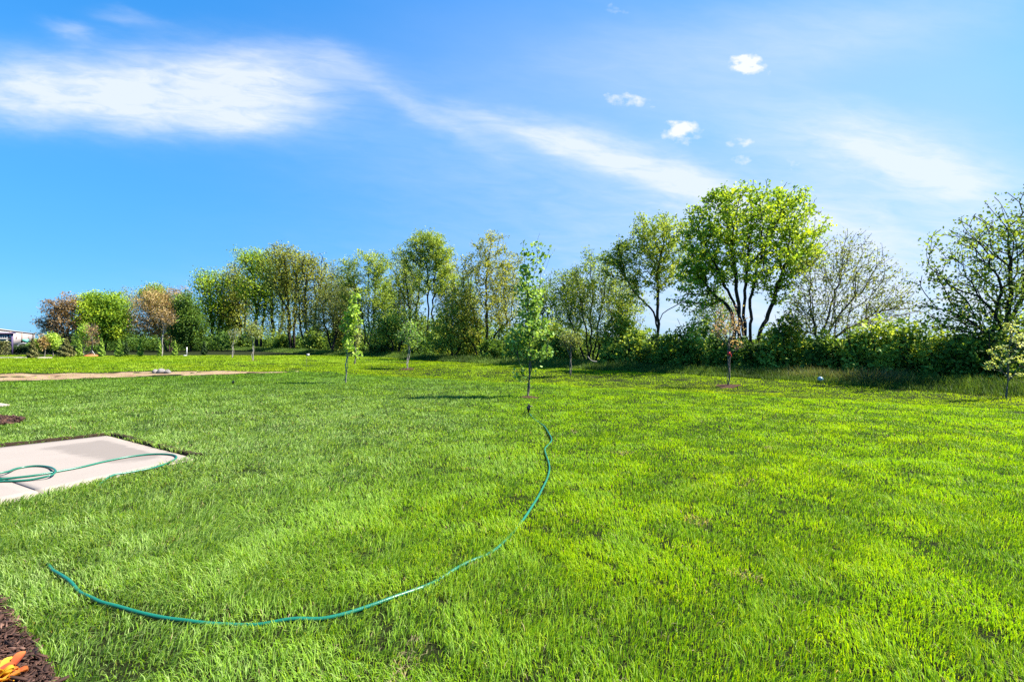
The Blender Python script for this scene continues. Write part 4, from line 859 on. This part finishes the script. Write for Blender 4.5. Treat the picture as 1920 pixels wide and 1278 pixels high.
# rubble beside the dirt strip
def rock(c, s, seed, label):
    rg = np.random.default_rng(seed); V = []; Fs = []; nu, nv = 10, 7
    for i in range(nv):
        ph = math.pi*i/(nv-1)
        for j in range(nu):
            a = 2*math.pi*j/nu; r = 1+.22*math.sin(2*a+seed)+.18*math.sin(3*ph+a*2+seed*2)+rg.normal(0, .07)
            V.append((c[0]+s[0]*r*math.sin(ph)*math.cos(a), c[1]+s[1]*r*math.sin(ph)*math.sin(a), c[2]+s[2]*(.6+r*math.cos(ph))))
    for i in range(nv-1):
        for j in range(nu): Fs.append((i*nu+j, (i+1)*nu+j, (i+1)*nu+(j+1) % nu, i*nu+(j+1) % nu))
    o = faces('stone', V, Fs, M['rock']); tag(o, label, 'stone', 'stones beside the dirt strip')
for q, (a, s, lab) in enumerate([((291, 700), (.14, .11, .10), 'low stone on the left of three beside the dirt strip'), ((303, 700), (.17, .13, .11), 'largest and middle stone beside the dirt strip'), ((314, 700), (.11, .10, .10), 'small stone on the right of three beside the dirt strip')]):
    rock(P(*a), s, 5+q, lab)
# a pale fallen branch in the tall grass
Yb = Yl(1108, .6); p_ = [W(1102, 668, Yb), W(1107, 674, Yb), W(1113, 677, Yb), W(1119, 677.5, Yb)]; mb = MB(); mb.tube(catmull(p_, 5), .022, 8)
o = mb.build('fallen_branch', M['bark_pale'], smooth=True); tag(o, 'short curved pale branch lying in the tall grass by the many-stemmed tree', 'branch')
# orange and yellow leaved plant in the mulch bed
b = P(-12, 1292, 0.0); b[2] += .01; root = empty('bedding_plant', b); tag(root, 'orange and yellow leaved plant in the dark mulch bed at bottom left', 'plant'); rg = np.random.default_rng(9)
VV, FF, tt_ = [], [], []; rg2 = rg.random(48)
for k in range(48):
    a = rg.uniform(0, 6.28); L = rg.uniform(.035, .065); e = rg.uniform(.1, .9); st0 = b+np.array([0, 0, .03])+rg.normal(0, .028, 3)*np.array([1, 1, .5]); d = np.array([math.cos(a), math.sin(a), 0]); sd = np.array([-math.sin(a), math.cos(a), 0]); n0 = len(VV)
    for i in range(7):
        u = i/6; wv_ = .45*L*math.sin(math.pi*min(1, u*.93+.05))**.8; c_ = st0+d*L*u*1.1+np.array([0, 0, 1])*(L*e*math.sin(u*2.0)*.9)
        for s_ in (-1, 0, 1): VV.append(c_+sd*wv_*s_+np.array([0, 0, .012*abs(s_)])); tt_.append(np.clip(rg2[k]+.25*u-.1, 0, 1))
    for i in range(6):
        for s_ in (0, 1): FF.append((n0+i*3+s_, n0+(i+1)*3+s_, n0+(i+1)*3+s_+1, n0+i*3+s_+1))
quads('leaves', np.array(VV), FF, M['L_flower'], root, {'t': np.array(tt_)}, True)

# ------------------------------------------------------------------ far left: buildings, sign, hedge, lamp post
M['wall'] = simple('painted_wall', (.40, .335, .30), .8, .2, .06, .2)
M['wall2'] = simple('wall_pilaster', (.23, .16, .14), .8, .2, .06, .2)
M['glass'] = simple('dark_glass', (.10, .10, .11), .15, .6, .1)
M['awn'] = simple('green_awning', (.10, .36, .27), .6, .3, .1)
M['violet'] = simple('violet_frame', (.060, .042, .10), .6, .3, .1)
M['panel'] = simple('grey_panel', (.22, .22, .17), .7, .3, .2, 1.0)
wa, wb = np.array([-75.0, 67.3]), np.array([-195.6, 210.0]); e = (wb-wa)/np.linalg.norm(wb-wa); nn = np.array([e[1], -e[0]]); ang = math.atan2(e[1], e[0]); Lw = np.linalg.norm(wb-wa)
root = empty('store_building', (*wa, 0)); tag(root, 'long pale pink building with small dark windows beyond the far left field', 'building')
H = 3.7; mid = (wa+wb)/2-nn*12
mb = MB(); mb.box((*mid, H/2-.3), (Lw, 24, H+.6-.01), ang); mb.build('wall', M['wall'], root)
mb = MB(); mb.box((*mid, H+.09), (Lw+.4, 24.4, .2), ang); mb.build('parapet', M['wall'], root)
def on_wall(px_):                       # wall point seen in column px_
    k = (px_-960)/F; t = (k*wa[1]-wa[0])/(e[0]-k*e[1]); return wa+e*t
for px_ in (18, 40):
    q = on_wall(px_)+nn*.15; mb = MB(); mb.box((*q, H/2), (.9, .3, H-.4), ang); mb.build('pilaster', M['wall2'], root)
for px_, y0, y1, wdt in ((30, 629.5, 635, 1.7), (53.5, 629.5, 636, 1.9), (43, 641.0, 644.5, 1.8)):
    q = on_wall(px_)+nn*.06; dist = q[1]; z0, z1 = CAM_H-(y1-HOR)/F*dist, CAM_H-(y0-HOR)/F*dist; z0 = max(z0, .2) if z0 < z1 else z0
    mb = MB(); mb.box((*q, (z0+z1)/2), (wdt, .12, abs(z1-z0)), ang); f = mb.build('window', M['wall2'], root)
    mb = MB(); mb.box((*(q+nn*.09), (z0+z1)/2), (wdt-.5, .06, abs(z1-z0)-.4), ang); mb.build('pane', M['glass'], f)
q = on_wall(40.5)+nn*.9; mb = MB(); mb.box((*q, CAM_H-(638.3-HOR)/F*q[1]), (5, 1.2, 1.0), ang); mb.build('awning', M['awn'], root)
# white arched porch in front of it
Yp = 110.0; root = empty('porch', (*W(45, 636, Yp)[:2], 0)); tag(root, 'small white arched porch between the hedge and the pale building', 'porch'); mb = MB()
for px_ in (35.5, 52.5): mb = MB(); c_ = W(px_, 636, Yp); mb.box((c_[0], Yp, -.9), (.4, .4, 2.0)); mb.build('post', M['white'], root)
mb = MB(); c_ = W(44, 649.5, Yp); mb.box((c_[0], Yp, c_[2]), (2.6, 1.0, .22)); V0 = [c_+np.array([1.2*math.cos(a), 0, .12+.6*math.sin(a)]) for a in np.linspace(math.pi, 0, 11)]; mb.tube(V0, .10, 8); mb.build('arch', M['white'], root)
# sign
Ys = 50.0; c0, c1 = W(-70, 636, Ys), W(24.5, 636, Ys); zt = CAM_H+(636-625.5)/F*Ys; root = empty('entrance_sign', ((c0[0]+c1[0])/2, Ys, 0)); tag(root, 'dark violet framed sign wall with white capital letters at left border', 'sign')
wd = c1[0]-c0[0]; cx = (c0[0]+c1[0])/2
mb = MB(); mb.box((cx, Ys, zt+.06), (wd+.3, .5, .12)); mb.box((c1[0]-.06, Ys, zt/2-.1), (.12, .3, zt+.2)); mb.box((c0[0]+.06, Ys, zt/2-.1), (.12, .3, zt+.2)); mb.box((cx, Ys+.02, zt-.24), (wd-.25, .16, .47)); mb.build('frame', M['violet'], root)
mb = MB(); mb.box((cx, Ys+.05, (zt-.5)/2), (wd-.25, .12, zt-.5)); mb.build('panel', M['panel'], root)
mb = MB(); mb.box((cx-.1, Ys-.09, zt-.47), (wd-.55, .05, .06)); mb.build('ledge', M['white'], root)
tcv = bpy.data.curves.new('lettering', 'FONT'); tcv.body = "HEIGHTS"; tcv.size = .34; tcv.extrude = .02; tcv.align_x = 'RIGHT'; tcv.offset = .008
to = bpy.data.objects.new('lettering', tcv); COL.objects.link(to); to.rotation_euler = (R(90), 0, 0); bpy.context.view_layer.update()
dg = bpy.context.evaluated_depsgraph_get(); me = bpy.data.meshes.new_from_object(to.evaluated_get(dg)); bpy.data.objects.remove(to)
me.materials.clear(); me.materials.append(M['white']); lt = bpy.data.objects.new('lettering', me); COL.objects.link(lt); lt.parent = root; lt.rotation_euler = (R(90), 0, 0)
lt.location = Vector((c1[0]-.34, Ys-.09, zt-.40))-root.location; print('lettering', len(me.vertices), lt.location)
mb = MB(); mb.box((c1[0]-.19, Ys-.08, zt-.26), (.1, .04, .32)); mb.build('plaque', M['white'], root)
root.rotation_euler = (0, 0, R(35)); root.location = (c1[0]-wd/2*math.cos(R(35)), Ys-wd/2*math.sin(R(35)), 0)
# hedge, shrub before the sign, lamp post
def hedge(name, label, pa, pb, H, D, leaf, n, seed, cat='hedge'):
    rg = np.random.default_rng(seed); pa, pb = np.array(pa), np.array(pb); root = empty(name, (*((pa+pb)/2), 0)); tag(root, label, cat)
    e = pb-pa; L = np.linalg.norm(e); e /= L; nn = np.array([-e[1], e[0]]); u = rg.random(n)*L; v = rg.uniform(-1, 1, n); w_ = rg.random(n)**.6
    hgt = H*(.88+.2*vn(u*1.2, u*0, seed)); c_ = pa+e*u[:, None]+nn*(v*D/2)[:, None]; C = np.column_stack([c_, w_*hgt+.02]); V, q, k = leaves(C, .12, rg, .65, .3)
    quads('foliage', V, q, M[leaf], root, {'t': np.repeat(np.clip(rg.normal(.5, .2, n), 0, 1), k)}); mb = MB()
    for s in np.arange(.3, L, .8): mb = MB(); mb.tube([(*(pa+e*s), -.05), (*(pa+e*s+nn*.03), H*.7)], .025, 6); mb.build('stem', M['bark'], root)
pa, pb = W(16, 636, 52)[:2], W(150, 636, 52)[:2]
hedge('hedge', 'clipped near-black hedge behind the pale pavement at far left', pa, pb, .82, .9, 'L_conifer_dark', 9000, 401)
pa, pb = W(-30, 636, 46)[:2], W(13, 636, 46)[:2]
hedge('sign_shrub', 'olive-brown shrub growing in front of the violet sign wall', pa, pb, 1.25, .9, 'L_spruce', 3800, 403, 'shrub')
Yq = 150.0; b = W(62, 636, Yq); b[2] = -.1; root = empty('lamp_post', b); tag(root, 'black car-park lamp post with flat square head in front of the pale building', 'lamp post')
zt = CAM_H+(636-626)/F*Yq; mb = MB(); mb.tube([b, (b[0], b[1], zt)], [.17, .13], 8); mb.build('pole', M['black'], root)
mb = MB(); mb.box((b[0]-.25, b[1], zt+.1), (1.3, .6, .22), 0, .8); mb.build('lamp_head', M['black'], root)
mb = MB(); mb.box((b[0]-.5, b[1], zt-.04), (.45, .35, .05)); mb.build('lens', M['white'], root)
